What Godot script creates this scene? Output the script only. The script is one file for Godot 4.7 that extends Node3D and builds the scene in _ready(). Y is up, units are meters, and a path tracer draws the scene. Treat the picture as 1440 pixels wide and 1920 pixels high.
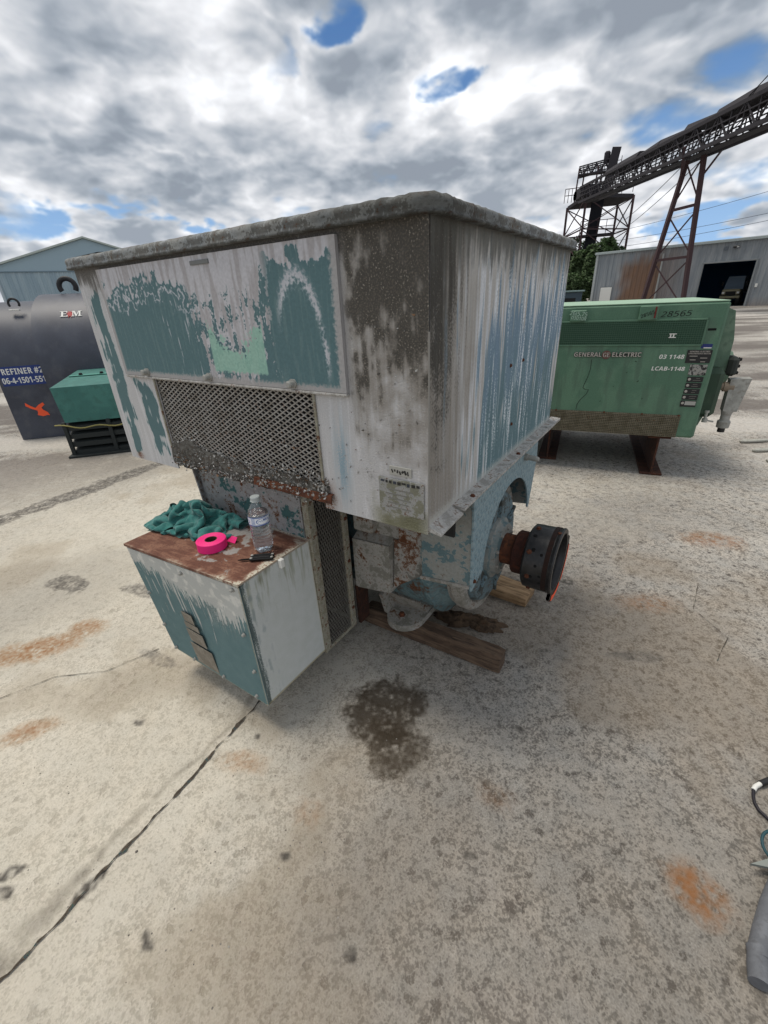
extends Node3D

# ---------------------------------------------------------------- mesh helpers
class Geo:
	var v := PackedVector3Array()
	var n := PackedVector3Array()
	var t := PackedVector2Array()
	var c := PackedColorArray()
	var tint := Color(1, 1, 1)

	func trn(a: Vector3, b: Vector3, d: Vector3, na: Vector3, nb: Vector3, nd: Vector3, ta := Vector2(), tb := Vector2(), td := Vector2()) -> void:
		v.append(a); v.append(d); v.append(b)
		n.append(na); n.append(nd); n.append(nb)
		t.append(ta); t.append(td); t.append(tb)
		c.append(tint); c.append(tint); c.append(tint)

	func tri(a: Vector3, b: Vector3, d: Vector3, ta := Vector2(), tb := Vector2(), td := Vector2()) -> void:
		var m := (b - a).cross(d - a).normalized()
		trn(a, b, d, m, m, m, ta, tb, td)

	# a, b, d, e run counter-clockwise as seen from outside; uv rectangle: a bottom left ... e top left
	func quad(a: Vector3, b: Vector3, d: Vector3, e: Vector3, r := Rect2(0, 0, 1, 1)) -> void:
		var ua := Vector2(r.position.x, r.end.y)
		var ub := r.end
		var ud := Vector2(r.end.x, r.position.y)
		tri(a, b, d, ua, ub, ud)
		tri(a, d, e, ua, ud, r.position)

	func face(a: Vector3, b: Vector3, d: Vector3, e: Vector3, out: Vector3) -> void:
		if (b - a).cross(d - a).dot(out) < 0.0:
			quad(e, d, b, a)
		else:
			quad(a, b, d, e)

	func face3(a: Vector3, b: Vector3, d: Vector3, out: Vector3) -> void:
		if (b - a).cross(d - a).dot(out) < 0.0:
			tri(a, d, b)
		else:
			tri(a, b, d)

	func box(at: Vector3, s: Vector3, bevel := 0.0, b := Basis()) -> void:
		var h := s / 2.0
		var bv := minf(bevel, minf(h.x, minf(h.y, h.z)) * 0.9)
		var us := [-1.0, 1.0, 1.0, -1.0]
		var ws := [-1.0, -1.0, 1.0, 1.0]
		for ax in 3:
			var u: int = (ax + 1) % 3
			var w: int = (ax + 2) % 3
			for sg in [-1.0, 1.0]:
				var p := []
				for k in 4:
					var q := Vector3()
					q[ax] = sg * h[ax]; q[u] = us[k] * (h[u] - bv); q[w] = ws[k] * (h[w] - bv)
					p.append(at + b * q)
				var o := Vector3()
				o[ax] = sg
				face(p[0], p[1], p[2], p[3], b * o)
			if bv > 0.0:
				for k in 4:
					var q1 := Vector3(); var q2 := Vector3(); var o := Vector3()
					q1[u] = us[k] * h[u]; q1[w] = ws[k] * (h[w] - bv)
					q2[u] = us[k] * (h[u] - bv); q2[w] = ws[k] * h[w]
					o[u] = us[k]; o[w] = ws[k]
					var a1 := q1; var a2 := q2
					q1[ax] = -(h[ax] - bv); q2[ax] = -(h[ax] - bv); a1[ax] = h[ax] - bv; a2[ax] = h[ax] - bv
					face(at + b * q1, at + b * q2, at + b * a2, at + b * a1, b * o)
		if bv > 0.0:
			for k in 8:
				var sx := 1.0 if k & 1 else -1.0
				var sy := 1.0 if k & 2 else -1.0
				var sz := 1.0 if k & 4 else -1.0
				face3(at + b * Vector3(sx * h.x, sy * (h.y - bv), sz * (h.z - bv)), at + b * Vector3(sx * (h.x - bv), sy * h.y, sz * (h.z - bv)), at + b * Vector3(sx * (h.x - bv), sy * (h.y - bv), sz * h.z), b * Vector3(sx, sy, sz))

	# eight corners: bottom a b d e (counter-clockwise from above), top the same
	func hexa(p: Array) -> void:
		var m := Vector3()
		for q in p: m += q / 8.0
		for f in [[0, 1, 2, 3], [4, 5, 6, 7], [0, 1, 5, 4], [1, 2, 6, 5], [2, 3, 7, 6], [3, 0, 4, 7]]:
			face(p[f[0]], p[f[1]], p[f[2]], p[f[3]], (p[f[0]] + p[f[1]] + p[f[2]] + p[f[3]]) / 4.0 - m)

	# a flat sheet with thickness: corner o (bottom left), right and up edges; the front wears the uv rectangle
	func slab(o: Vector3, rx: Vector3, uy: Vector3, th: float, r := Rect2(0, 0, 1, 1)) -> void:
		var m := rx.cross(uy).normalized()
		var k := o - m * th
		quad(o, o + rx, o + rx + uy, o + uy, r)
		quad(k + rx, k, k + uy, k + rx + uy, r)
		var e := Rect2(r.position.x, r.position.y, r.size.x, 0.01)
		face_uv(o + uy, o + uy + rx, k + uy + rx, k + uy, uy, e)
		face_uv(o, o + rx, k + rx, k, -uy, Rect2(r.position.x, r.end.y - 0.01, r.size.x, 0.01))
		face_uv(o, o + uy, k + uy, k, -rx, Rect2(r.position.x, r.position.y, 0.01, r.size.y))
		face_uv(o + rx, o + rx + uy, k + rx + uy, k + rx, rx, Rect2(r.end.x - 0.01, r.position.y, 0.01, r.size.y))

	func face_uv(a: Vector3, b: Vector3, d: Vector3, e: Vector3, out: Vector3, r: Rect2) -> void:
		if (b - a).cross(d - a).dot(out) < 0.0:
			quad(e, d, b, a, r)
		else:
			quad(a, b, d, e, r)

	func tube(p: Array, r: float, seg := 8, rr := []) -> void:
		var count := p.size()
		var up := Vector3(0, 1, 0)
		var rings := []
		for i in count:
			var d: Vector3 = (p[mini(i + 1, count - 1)] - p[maxi(i - 1, 0)]).normalized()
			if i == 0 and absf(d.dot(up)) > 0.9: up = Vector3(1, 0, 0)
			var sx := up.cross(d).normalized()
			up = d.cross(sx).normalized()
			var rad: float = rr[i] if rr.size() else r
			var ring := []
			for k in seg + 1:
				var a := TAU * k / seg
				ring.append([p[i] + (sx * cos(a) + up * sin(a)) * rad, sx * cos(a) + up * sin(a), d])
			rings.append(ring)
		for i in count - 1:
			for k in seg:
				var A: Array = rings[i][k]; var B: Array = rings[i][k + 1]; var C: Array = rings[i + 1][k + 1]; var D: Array = rings[i + 1][k]
				trn(A[0], B[0], C[0], A[1], B[1], C[1], Vector2(float(k) / seg, i), Vector2(float(k + 1) / seg, i), Vector2(float(k + 1) / seg, i + 1))
				trn(A[0], C[0], D[0], A[1], C[1], D[1], Vector2(float(k) / seg, i), Vector2(float(k + 1) / seg, i + 1), Vector2(float(k) / seg, i + 1))
		for k in seg:
			face3(p[0], rings[0][k][0], rings[0][k + 1][0], -rings[0][0][2])
			face3(p[count - 1], rings[count - 1][k][0], rings[count - 1][k + 1][0], rings[count - 1][0][2])

	# profile of (along, radius) turned about the local y axis of xf
	func lathe(pr: Array, seg: int, xf := Transform3D(), smooth := false, a0 := 0.0, a1 := TAU) -> void:
		var nn := []
		for i in pr.size() - 1:
			var d: Vector2 = pr[i + 1] - pr[i]
			nn.append(Vector2(-d.y, d.x).normalized())   # (along, out)
		for i in pr.size() - 1:
			var m0: Vector2 = nn[i]; var m1: Vector2 = nn[i]
			if smooth:
				if i > 0: m0 = (nn[i] + nn[i - 1]).normalized()
				if i < nn.size() - 1: m1 = (nn[i] + nn[i + 1]).normalized()
			for k in seg:
				var f0 := a0 + (a1 - a0) * k / seg; var f1 := a0 + (a1 - a0) * (k + 1) / seg
				var q := []
				for e in [[pr[i], m0, f0], [pr[i], m0, f1], [pr[i + 1], m1, f1], [pr[i + 1], m1, f0]]:
					var pp: Vector2 = e[0]; var mm: Vector2 = e[1]; var fa: float = e[2]
					q.append([xf * Vector3(cos(fa) * pp.y, pp.x, sin(fa) * pp.y), (xf.basis * Vector3(cos(fa) * mm.y, mm.x, sin(fa) * mm.y)).normalized()])
				var u0 := float(k) / seg; var u1 := float(k + 1) / seg
				var v0 := 1.0 - float(i) / (pr.size() - 1); var v1 := 1.0 - float(i + 1) / (pr.size() - 1)
				trn(q[0][0], q[2][0], q[1][0], q[0][1], q[2][1], q[1][1], Vector2(u0, v0), Vector2(u1, v1), Vector2(u1, v0))
				trn(q[0][0], q[3][0], q[2][0], q[0][1], q[3][1], q[2][1], Vector2(u0, v0), Vector2(u0, v1), Vector2(u1, v1))

	# polygon in the local xy plane of xf, from z0 to z1 (z1 > z0)
	func prism(poly: PackedVector2Array, z0: float, z1: float, xf := Transform3D()) -> void:
		var ix := Geometry2D.triangulate_polygon(poly)
		var fo := xf.basis.z
		for i in range(0, ix.size(), 3):
			var a := poly[ix[i]]; var b := poly[ix[i + 1]]; var d := poly[ix[i + 2]]
			face3(xf * Vector3(a.x, a.y, z1), xf * Vector3(b.x, b.y, z1), xf * Vector3(d.x, d.y, z1), fo)
			face3(xf * Vector3(a.x, a.y, z0), xf * Vector3(b.x, b.y, z0), xf * Vector3(d.x, d.y, z0), -fo)
		var sg := -1.0 if Geometry2D.is_polygon_clockwise(poly) else 1.0
		for i in poly.size():
			var a := poly[i]; var b := poly[(i + 1) % poly.size()]
			var out := Vector3(b.y - a.y, a.x - b.x, 0) * sg
			face(xf * Vector3(a.x, a.y, z0), xf * Vector3(b.x, b.y, z0), xf * Vector3(b.x, b.y, z1), xf * Vector3(a.x, a.y, z1), xf.basis * out)

	func bar(a: Vector3, b: Vector3, w: float, h := 0.0) -> void:
		var d := b - a
		var y := Vector3(0, 1, 0)
		if absf(d.normalized().dot(y)) > 0.95: y = Vector3(0, 0, 1)
		var x := y.cross(d).normalized()
		y = d.cross(x).normalized()
		box((a + b) / 2.0, Vector3(w, h if h > 0.0 else w, d.length()), 0.0, Basis(x, y, d.normalized()))

	# a sheet of points given row by row; smooth
	func sheet(p: Array, cols: int, uvs := [], cs := []) -> void:
		var rows := p.size() / cols
		var nn := []
		nn.resize(p.size())
		for j in rows:
			for i in cols:
				var dx: Vector3 = p[j * cols + mini(i + 1, cols - 1)] - p[j * cols + maxi(i - 1, 0)]
				var dz: Vector3 = p[mini(j + 1, rows - 1) * cols + i] - p[maxi(j - 1, 0) * cols + i]
				nn[j * cols + i] = dz.cross(dx).normalized()
		for j in rows - 1:
			for i in cols - 1:
				var k := j * cols + i
				for e in [[k, k + cols, k + cols + 1], [k, k + cols + 1, k + 1]]:
					for w in [e[0], e[2], e[1]]:
						v.append(p[w]); n.append(nn[w])
						t.append(uvs[w] if uvs.size() else Vector2(float(w % cols) / (cols - 1), float(w / cols) / (rows - 1)))
						c.append(cs[w] if cs.size() else tint)

	func mesh() -> ArrayMesh:
		var a := []
		a.resize(Mesh.ARRAY_MAX)
		a[Mesh.ARRAY_VERTEX] = v; a[Mesh.ARRAY_NORMAL] = n; a[Mesh.ARRAY_TEX_UV] = t; a[Mesh.ARRAY_COLOR] = c
		var m := ArrayMesh.new()
		m.add_surface_from_arrays(Mesh.PRIMITIVE_TRIANGLES, a)
		return m


# ---------------------------------------------------------------- node helpers
var taken := {}
var rng := RandomNumberGenerator.new()
var M := {}


func numbered(s: String, parent: Node) -> String:
	var key := "%s/%d" % [s, parent.get_instance_id()]
	var k: int = taken.get(key, -1) + 1
	taken[key] = k
	return s if k == 0 else "%s_%03d" % [s, k]


func tag(o: Node, label: String, category: String, group := "", kind := "") -> Node:
	if label: o.set_meta("label", label)
	if category: o.set_meta("category", category)
	if group: o.set_meta("group", group)
	if kind: o.set_meta("kind", kind)
	return o


func thing(called: String, label: String, category: String, at := Vector3.ZERO, turn := 0.0, group := "") -> Node3D:
	var o := Node3D.new()
	o.name = numbered(called, self)
	add_child(o)
	o.position = at
	o.rotation.y = turn
	tag(o, label, category, group)
	return o


func obj(called: String, g: Variant, m: Material, parent: Node = self) -> MeshInstance3D:
	var o := MeshInstance3D.new()
	o.name = numbered(called, parent)
	o.mesh = g.mesh() if g is Geo else g
	o.material_override = m
	parent.add_child(o, true)
	return o


func part_box(called: String, at: Vector3, s: Vector3, m: Material, parent: Node, bevel := 0.004, b := Basis()) -> MeshInstance3D:
	var g := Geo.new()
	g.box(Vector3.ZERO, s, bevel)
	var o := obj(called, g, m, parent)
	o.transform = Transform3D(b, at)
	return o


func text(called: String, s: String, size: float, at: Vector3, m: Material, parent: Node, b := Basis(), bold := true, serif := false, depth := 0.002) -> MeshInstance3D:
	var f := SystemFont.new()
	f.font_names = PackedStringArray(["Droid Serif" if serif else "Droid Sans"])
	f.font_weight = 700 if bold else 400
	var t := TextMesh.new()
	t.text = s
	t.font = f
	t.font_size = 64
	t.pixel_size = size / 46.0
	t.depth = depth
	t.curve_step = 4.0
	var o := obj(called, t, m, parent)
	o.transform = Transform3D(b, at)
	return o


# ---------------------------------------------------------------- textures
func nz(sd: int, freq: float, w: int, h: int, oct := 4, sx := 1.0, sy := 1.0, seam := false, kind := FastNoiseLite.TYPE_SIMPLEX_SMOOTH, ret := FastNoiseLite.RETURN_DISTANCE) -> PackedByteArray:
	var f := FastNoiseLite.new()
	f.seed = sd
	f.noise_type = kind
	f.frequency = freq
	f.fractal_type = FastNoiseLite.FRACTAL_FBM if oct > 1 else FastNoiseLite.FRACTAL_NONE
	f.fractal_octaves = oct
	f.cellular_return_type = ret
	if ret == FastNoiseLite.RETURN_CELL_VALUE:
		f.domain_warp_enabled = true
		f.domain_warp_amplitude = 0.9 / freq
		f.domain_warp_frequency = freq * 0.9
	var im: Image
	if seam: im = f.get_seamless_image(int(w / sx), int(h / sy))
	else: im = f.get_image(int(w / sx), int(h / sy))
	if sx != 1.0 or sy != 1.0: im.resize(w, h, Image.INTERPOLATE_CUBIC)
	im.convert(Image.FORMAT_L8)
	return im.get_data()


# fn(j) gives the bytes of row j
func rows(h: int, fn: Callable) -> PackedByteArray:
	var a := PackedByteArray()
	for j in h: a.append_array(fn.call(j))
	return a


# fn(i, x, y) gives a colour in sRGB whose alpha is the height; returns [colour texture, height texture]
func skin(w: int, h: int, fn: Callable, with_height := true) -> Array:
	var all := rows(h, func(y: int) -> PackedByteArray:
		var r := PackedByteArray()
		r.resize(w * 4)
		for x in w:
			var c: Color = fn.call(y * w + x, x, y)
			r.encode_u32(x * 4, c.to_abgr32())
		return r)
	var im := Image.create_from_data(w, h, false, Image.FORMAT_RGBA8, all)
	var col: Image = im.duplicate()
	col.convert(Image.FORMAT_RGB8)
	var out := [ImageTexture.create_from_image(col)]
	if with_height:
		var hb := PackedByteArray()
		hb.resize(w * h)
		for i in w * h: hb[i] = all[i * 4 + 3]
		out.append(ImageTexture.create_from_image(Image.create_from_data(w, h, false, Image.FORMAT_L8, hb)))
	return out


func mat(c: Color, rough := 0.8, metal := 0.0, sk := [], scale := 0.0, relief := 0.0) -> StandardMaterial3D:
	var m := StandardMaterial3D.new()
	m.albedo_color = c
	m.roughness = rough
	m.metallic = metal
	if sk.size():
		m.albedo_texture = sk[0]
		if relief != 0.0 and sk.size() > 1:
			m.heightmap_enabled = true
			m.heightmap_texture = sk[1]
			m.heightmap_scale = relief
	if scale > 0.0:
		m.uv1_triplanar = true
		m.uv1_scale = Vector3.ONE * scale
	return m


func bump(x: float, y: float, cx: float, cy: float, rx: float, ry: float) -> float:
	var dx := (x - cx) / rx; var dy := (y - cy) / ry
	return exp(-dx * dx - dy * dy)


func boxf(x: float, y: float, x0: float, x1: float, y0: float, y1: float, soft: float) -> float:   # about +1 inside, -1 outside
	var d := minf(minf(x - x0, x1 - x), minf(y - y0, y1 - y))
	return clampf(d / soft, -1.0, 1.0)


const CHALK := Color(0.73, 0.73, 0.735)
const TEAL := Color(0.335, 0.445, 0.46)


func front_skin() -> Array:
	var w := 860; var h := 424
	var sa := nz(11, 0.05, w, h, 4, 1.0, 12.0)
	var bl := nz(12, 0.014, w, h, 5)
	var fi := nz(13, 0.30, w, h, 4)
	var md := nz(15, 0.045, w, h, 4, 1.0, 2.2)
	var s2 := nz(14, 0.10, w, h, 3, 1.0, 26.0)
	return skin(w, h, func(i: int, x: int, y: int) -> Color:
		var px := -0.77 + x * 1.34 / w; var py := 1.44 - y * 0.66 / h
		var st := sa[i] / 255.0; var b := bl[i] / 255.0; var f := fi[i] / 255.0; var q := s2[i] / 255.0
		var bias := maxf(boxf(px, py, -0.738, -0.655, 0.80, 1.36, 0.03), boxf(px, py, -0.60, -0.475, 0.82, 1.09, 0.04) - 0.25)
		var m := smoothstep(-0.12, 0.12, bias * 0.55 - 0.15 + (st - 0.5) * 0.9 + (b - 0.5) * 0.9)
		var blue := 0.85 * bump(px, py, 0.318, 0.925, 0.022, 0.10) * smoothstep(0.3, 0.55, f * 0.5 + q * 0.5)
		var c := CHALK.lerp(Color(0.80, 0.80, 0.81), smoothstep(0.55, 0.8, q) * 0.7)
		c = c.lerp(Color(0.56, 0.54, 0.52), smoothstep(0.36, 0.5, px) * smoothstep(0.78, 1.1, py) * 0.8 * smoothstep(0.25, 0.6, b * 0.6 + f * 0.4))
		c = c.lerp(Color(0.46, 0.57, 0.63), blue)
		c = c.lerp(TEAL, m)
		c = c.lerp(Color(0.82, 0.83, 0.83), (1.0 - absf(m * 2.0 - 1.0)) * 0.5)
		var up := smoothstep(0.33, 0.42, px) * clampf((py - 0.98) / 0.42, 0.0, 1.0)
		var mm := md[i] / 255.0
		var right := smoothstep(0.345, 0.385, px)
		c = c.lerp(Color(0.50, 0.48, 0.45), right * smoothstep(0.92, 1.22, py + (b - 0.5) * 0.3 + (q - 0.5) * 0.2) * (0.55 + 0.4 * mm))
		var li := right * smoothstep(0.25, 0.75, smoothstep(0.98, 1.40, py) * 0.92 * smoothstep(0.32, 0.40, px + (b - 0.5) * 0.06) + (b - 0.5) * 0.75 + (mm - 0.5) * 0.8 + (q - 0.5) * 0.35)
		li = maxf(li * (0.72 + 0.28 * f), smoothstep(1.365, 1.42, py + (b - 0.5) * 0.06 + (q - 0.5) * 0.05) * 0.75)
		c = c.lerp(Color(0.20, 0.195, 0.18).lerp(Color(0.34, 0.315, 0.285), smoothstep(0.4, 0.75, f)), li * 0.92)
		c = c.lerp(Color(0.72, 0.70, 0.66), smoothstep(0.70, 0.82, f) * 0.65 * right * smoothstep(0.35, 0.6, mm))
		var moss := boxf(px, py, 0.425, 0.568, 0.76, 0.862, 0.03) * 0.5 + 0.5
		moss = moss * smoothstep(0.2, 0.5, b * 0.5 + f * 0.25 + (0.84 - py) * 4.0)
		c = c.lerp(Color(0.30, 0.30, 0.20).lerp(Color(0.46, 0.45, 0.34), f), clampf(moss, 0.0, 1.0) * 0.85)
		var rust := bump(px, py, 0.25, 0.80, 0.03, 0.05) + bump(px, py, -0.70, 0.795, 0.018, 0.012) * 1.3
		c = c.lerp(Color(0.40, 0.25, 0.17), clampf(rust * 1.3, 0.0, 1.0) * smoothstep(0.35, 0.55, f * 0.6 + b * 0.4))
		var d := 0.93 + f * 0.14
		return Color(c.r * d, c.g * d, c.b * d, 0.5 + (f - 0.5) * (0.2 + 0.8 * smoothstep(0.34, 0.40, px)) + m * 0.12))


func right_skin() -> Array:
	var w := 820; var h := 424
	var sa := nz(21, 0.035, w, h, 5, 1.0, 13.0)
	var bl := nz(22, 0.012, w, h, 5)
	var fi := nz(23, 0.18, w, h, 3)
	var s2 := nz(24, 0.055, w, h, 4, 1.0, 17.0)
	var s3 := nz(25, 0.022, w, h, 4, 1.0, 7.0)
	return skin(w, h, func(i: int, x: int, y: int) -> Color:
		var tx := x * 1.111 / w; var py := 1.44 - y * 0.64 / h
		var st := sa[i] / 255.0; var b := bl[i] / 255.0; var f := fi[i] / 255.0; var q := s2[i] / 255.0; var k := s3[i] / 255.0
		var c := Color(0.70, 0.69, 0.675).lerp(Color(0.80, 0.81, 0.825), smoothstep(0.42, 0.66, q))
		var zone := smoothstep(0.16, 0.44, tx) * (1.0 - 0.5 * smoothstep(0.9, 1.2, tx)) * (1.0 - 0.75 * smoothstep(1.16, 1.36, py + (k - 0.5) * 0.25))
		var m := smoothstep(-0.1, 0.14, zone * 0.66 - 0.33 + (st - 0.5) * 0.70 + (k - 0.5) * 0.75)
		var teal := Color(0.43, 0.53, 0.61).lerp(Color(0.34, 0.455, 0.485), smoothstep(1.25, 0.92, py + (k - 0.5) * 0.3))
		c = c.lerp(teal, m * 0.93)
		c = c.lerp(Color(0.86, 0.88, 0.895), smoothstep(0.50, 0.66, q * 0.65 + f * 0.35) * 0.9 * smoothstep(0.2, 0.42, tx) * smoothstep(0.42, 0.66, k + (st - 0.5) * 0.4))
		var near := smoothstep(0.27, 0.05, tx + (st - 0.5) * 0.20 + (b - 0.5) * 0.08)
		c = c.lerp(Color(0.50, 0.475, 0.44), near * 0.75)
		var li := smoothstep(0.28, 0.70, near * 0.62 * clampf((py - 0.80) / 0.45, 0.0, 1.3) + (f - 0.5) * 0.5 + (b - 0.5) * 0.6 + (st - 0.5) * 0.4 + 0.06)
		c = c.lerp(Color(0.22, 0.21, 0.19), li * near * 0.9)
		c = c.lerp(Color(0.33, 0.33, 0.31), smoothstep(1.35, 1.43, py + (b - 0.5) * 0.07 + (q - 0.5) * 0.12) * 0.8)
		c = c.lerp(Color(0.74, 0.72, 0.66), smoothstep(0.80, 0.9, f) * near * 0.6)
		c = c.lerp(Color(0.72, 0.72, 0.70), smoothstep(0.835, 0.81, py + (f - 0.5) * 0.03) * 0.8)
		var d := 0.94 + f * 0.12
		return Color(c.r * d, c.g * d, c.b * d, 0.5 + (f - 0.5) * (0.2 + near * 0.8) + smoothstep(0.58, 0.68, q) * 0.15))


func cover_skin() -> Array:
	var w := 800; var h := 264
	var sa := nz(31, 0.05, w, h, 4, 1.0, 8.0)
	var bl := nz(32, 0.016, w, h, 5)
	var fi := nz(33, 0.11, w, h, 4)
	var s2 := nz(34, 0.08, w, h, 3, 1.0, 10.0)
	return skin(w, h, func(i: int, x: int, y: int) -> Color:
		var px := -0.611 + x * 0.971 / w; var py := 1.424 - y * 0.317 / h
		var st := sa[i] / 255.0; var b := bl[i] / 255.0; var f := fi[i] / 255.0; var q := s2[i] / 255.0
		var wob := (b - 0.5) * 0.09 + (f - 0.5) * 0.014 + (st - 0.5) * 0.035
		var top := 1.372 + 0.012 * sin(px * 13.0) - 0.02 * smoothstep(-0.25, -0.14, px)
		if px > 0.11: top = 1.395 - 0.9 * (px - 0.25) * (px - 0.25)
		var m := smoothstep(0.003, -0.003, py - top - wob)
		var centre := boxf(px, py, -0.15, 0.125, 1.0, 1.6, 0.05)
		var bare := smoothstep(0.0, 0.06, centre * 0.22 + (py - 1.27) * 1.1 + (f - 0.5) * 0.45 + (st - 0.5) * 0.8 + (b - 0.5) * 0.7 - 0.04)
		if centre > -1.0: m *= 1.0 - bare * smoothstep(-1.0, 0.0, centre)
		var c := Color(0.73, 0.73, 0.75).lerp(Color(0.645, 0.635, 0.645), smoothstep(0.4, 0.7, st))
		var teal := Color(0.325, 0.44, 0.46).lerp(Color(0.39, 0.49, 0.50), smoothstep(0.5, 0.75, q) * 0.6)
		var mtop := 1.175 + 0.085 * pow(absf(px + 0.002) / 0.11, 1.3) + (f - 0.5) * 0.05 + (st - 0.5) * 0.04 + 0.03 * smoothstep(0.55, 0.7, b)
		var mint := smoothstep(0.0, 0.10, boxf(px, py, -0.112, 0.108, 1.137 + (f - 0.5) * 0.012, 1.275, 0.05)) * smoothstep(0.003, -0.004, py - mtop)
		c = c.lerp(teal, m)
		# chalk lines that follow the flaking edge, the arch on the right, and drips
		var line := 1.2 * exp(-pow((py - (top - 0.036 + wob * 1.3)) / 0.0075, 2.0)) * (1.0 - smoothstep(-0.16, -0.10, px))
		var ax := (px - 0.235) / 0.078; var ay := (py - 1.16) / 0.20
		var rr := sqrt(ax * ax + ay * ay) + (f - 0.5) * 0.16
		if px > 0.12: line = maxf(line, exp(-pow((rr - 1.0) / 0.075, 2.0)) * smoothstep(1.12, 1.18, py) * smoothstep(0.14, 0.2, px + (py - 1.3) * 0.3))
		line = maxf(line, smoothstep(0.66, 0.74, st * 0.6 + q * 0.4) * 0.85 * smoothstep(1.40, 1.30, py) * smoothstep(1.0, 0.4, absf(px + 0.24) / 0.16))
		c = c.lerp(Color(0.72, 0.73, 0.755), clampf(line * smoothstep(0.2, 0.42, f * 0.25 + b * 0.75) * 1.1, 0.0, 1.0))
		c = c.lerp(Color(0.56, 0.72, 0.66), mint * 0.92)
		var rim := maxf(smoothstep(1.128, 1.116, py + (f - 0.5) * 0.012), maxf(smoothstep(0.335, 0.347, px + (f - 0.5) * 0.014), smoothstep(-0.590, -0.602, px)))
		c = c.lerp(Color(0.64, 0.63, 0.63), rim * 0.95)
		var d := 0.95 + f * 0.1
		return Color(c.r * d, c.g * d, c.b * d, 0.4 + m * 0.35 + f * 0.2))


func box_front_skin() -> Array:
	var w := 460; var h := 420
	var sa := nz(41, 0.07, w, h, 4, 1.0, 16.0)
	var bl := nz(42, 0.02, w, h, 4)
	var fi := nz(43, 0.2, w, h, 3)
	return skin(w, h, func(i: int, x: int, y: int) -> Color:
		var u := float(x) / w; var t := float(y) / h
		var st := sa[i] / 255.0; var b := bl[i] / 255.0; var f := fi[i] / 255.0
		var top := 0.13 + 0.13 * smoothstep(0.25, 0.5, u) + 0.06 * smoothstep(0.6, 0.75, u) - 0.07 * smoothstep(0.9, 1.0, u)
		var m := smoothstep(-0.02, 0.03, t - top + (st - 0.5) * 0.22 + (b - 0.5) * 0.1)
		m *= 1.0 - 0.95 * smoothstep(0.58, 0.72, st + (0.55 - t) * 0.35 - absf(u - 0.36) * 0.7)
		m *= 1.0 - 0.7 * bump(u, t, 0.74, 0.34, 0.12, 0.1) * smoothstep(0.3, 0.6, st)
		var c := Color(0.70, 0.71, 0.70).lerp(Color(0.80, 0.80, 0.78), smoothstep(0.5, 0.8, b))
		c = c.lerp(Color(0.32, 0.44, 0.46).lerp(Color(0.36, 0.475, 0.49), b), m)
		c = c.lerp(Color(0.17, 0.21, 0.21), (1.0 - absf(m * 2.0 - 1.0)) * 0.55 * smoothstep(0.45, 0.6, f))
		c = c.lerp(Color(0.60, 0.58, 0.50), smoothstep(0.985, 1.0, u + (f - 0.5) * 0.02) + smoothstep(0.985, 1.0, t + (f - 0.5) * 0.015) * 0.7)
		var d := 0.96 + f * 0.08
		return Color(c.r * d, c.g * d, c.b * d, 0.4 + m * 0.3 + f * 0.12))


func box_top_skin() -> Array:
	var w := 440; var h := 260
	var bl := nz(52, 0.016, w, h, 5)
	var fi := nz(53, 0.12, w, h, 4)
	var ln := nz(54, 0.06, w, h, 3, 6.0, 1.0)
	return skin(w, h, func(i: int, x: int, y: int) -> Color:
		var u := float(x) / w; var t := float(y) / h     # u left to right, t back to front
		var b := bl[i] / 255.0; var f := fi[i] / 255.0; var l := ln[i] / 255.0
		var c := Color(0.38, 0.235, 0.18).lerp(Color(0.49, 0.345, 0.275), smoothstep(0.35, 0.7, b * 0.6 + l * 0.4)).lerp(Color(0.30, 0.185, 0.15), smoothstep(0.55, 0.75, f) * 0.5)
		var p := smoothstep(-0.02, 0.02, boxf(u, t, 0.30, 0.72, -0.5, 0.55 + 0.3 * smoothstep(0.4, 0.6, u), 0.3) * 0.3 - 0.08 + (b - 0.5) * 0.5 + (f - 0.5) * 0.1)
		c = c.lerp(Color(0.60, 0.59, 0.585).lerp(Color(0.52, 0.50, 0.48), f), p)
		var e := maxf(smoothstep(0.93, 0.985, u + (b - 0.5) * 0.10), maxf(smoothstep(0.90, 0.98, t * 0.93 + 0.05 * smoothstep(0.6, 1.0, u) + (b - 0.5) * 0.10), smoothstep(0.05, 0.01, t)))
		c = c.lerp(Color(0.72, 0.70, 0.64), e * smoothstep(0.2, 0.45, f))
		return Color(c.r, c.g, c.b, 0.3 + p * 0.4 + f * 0.25))


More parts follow.
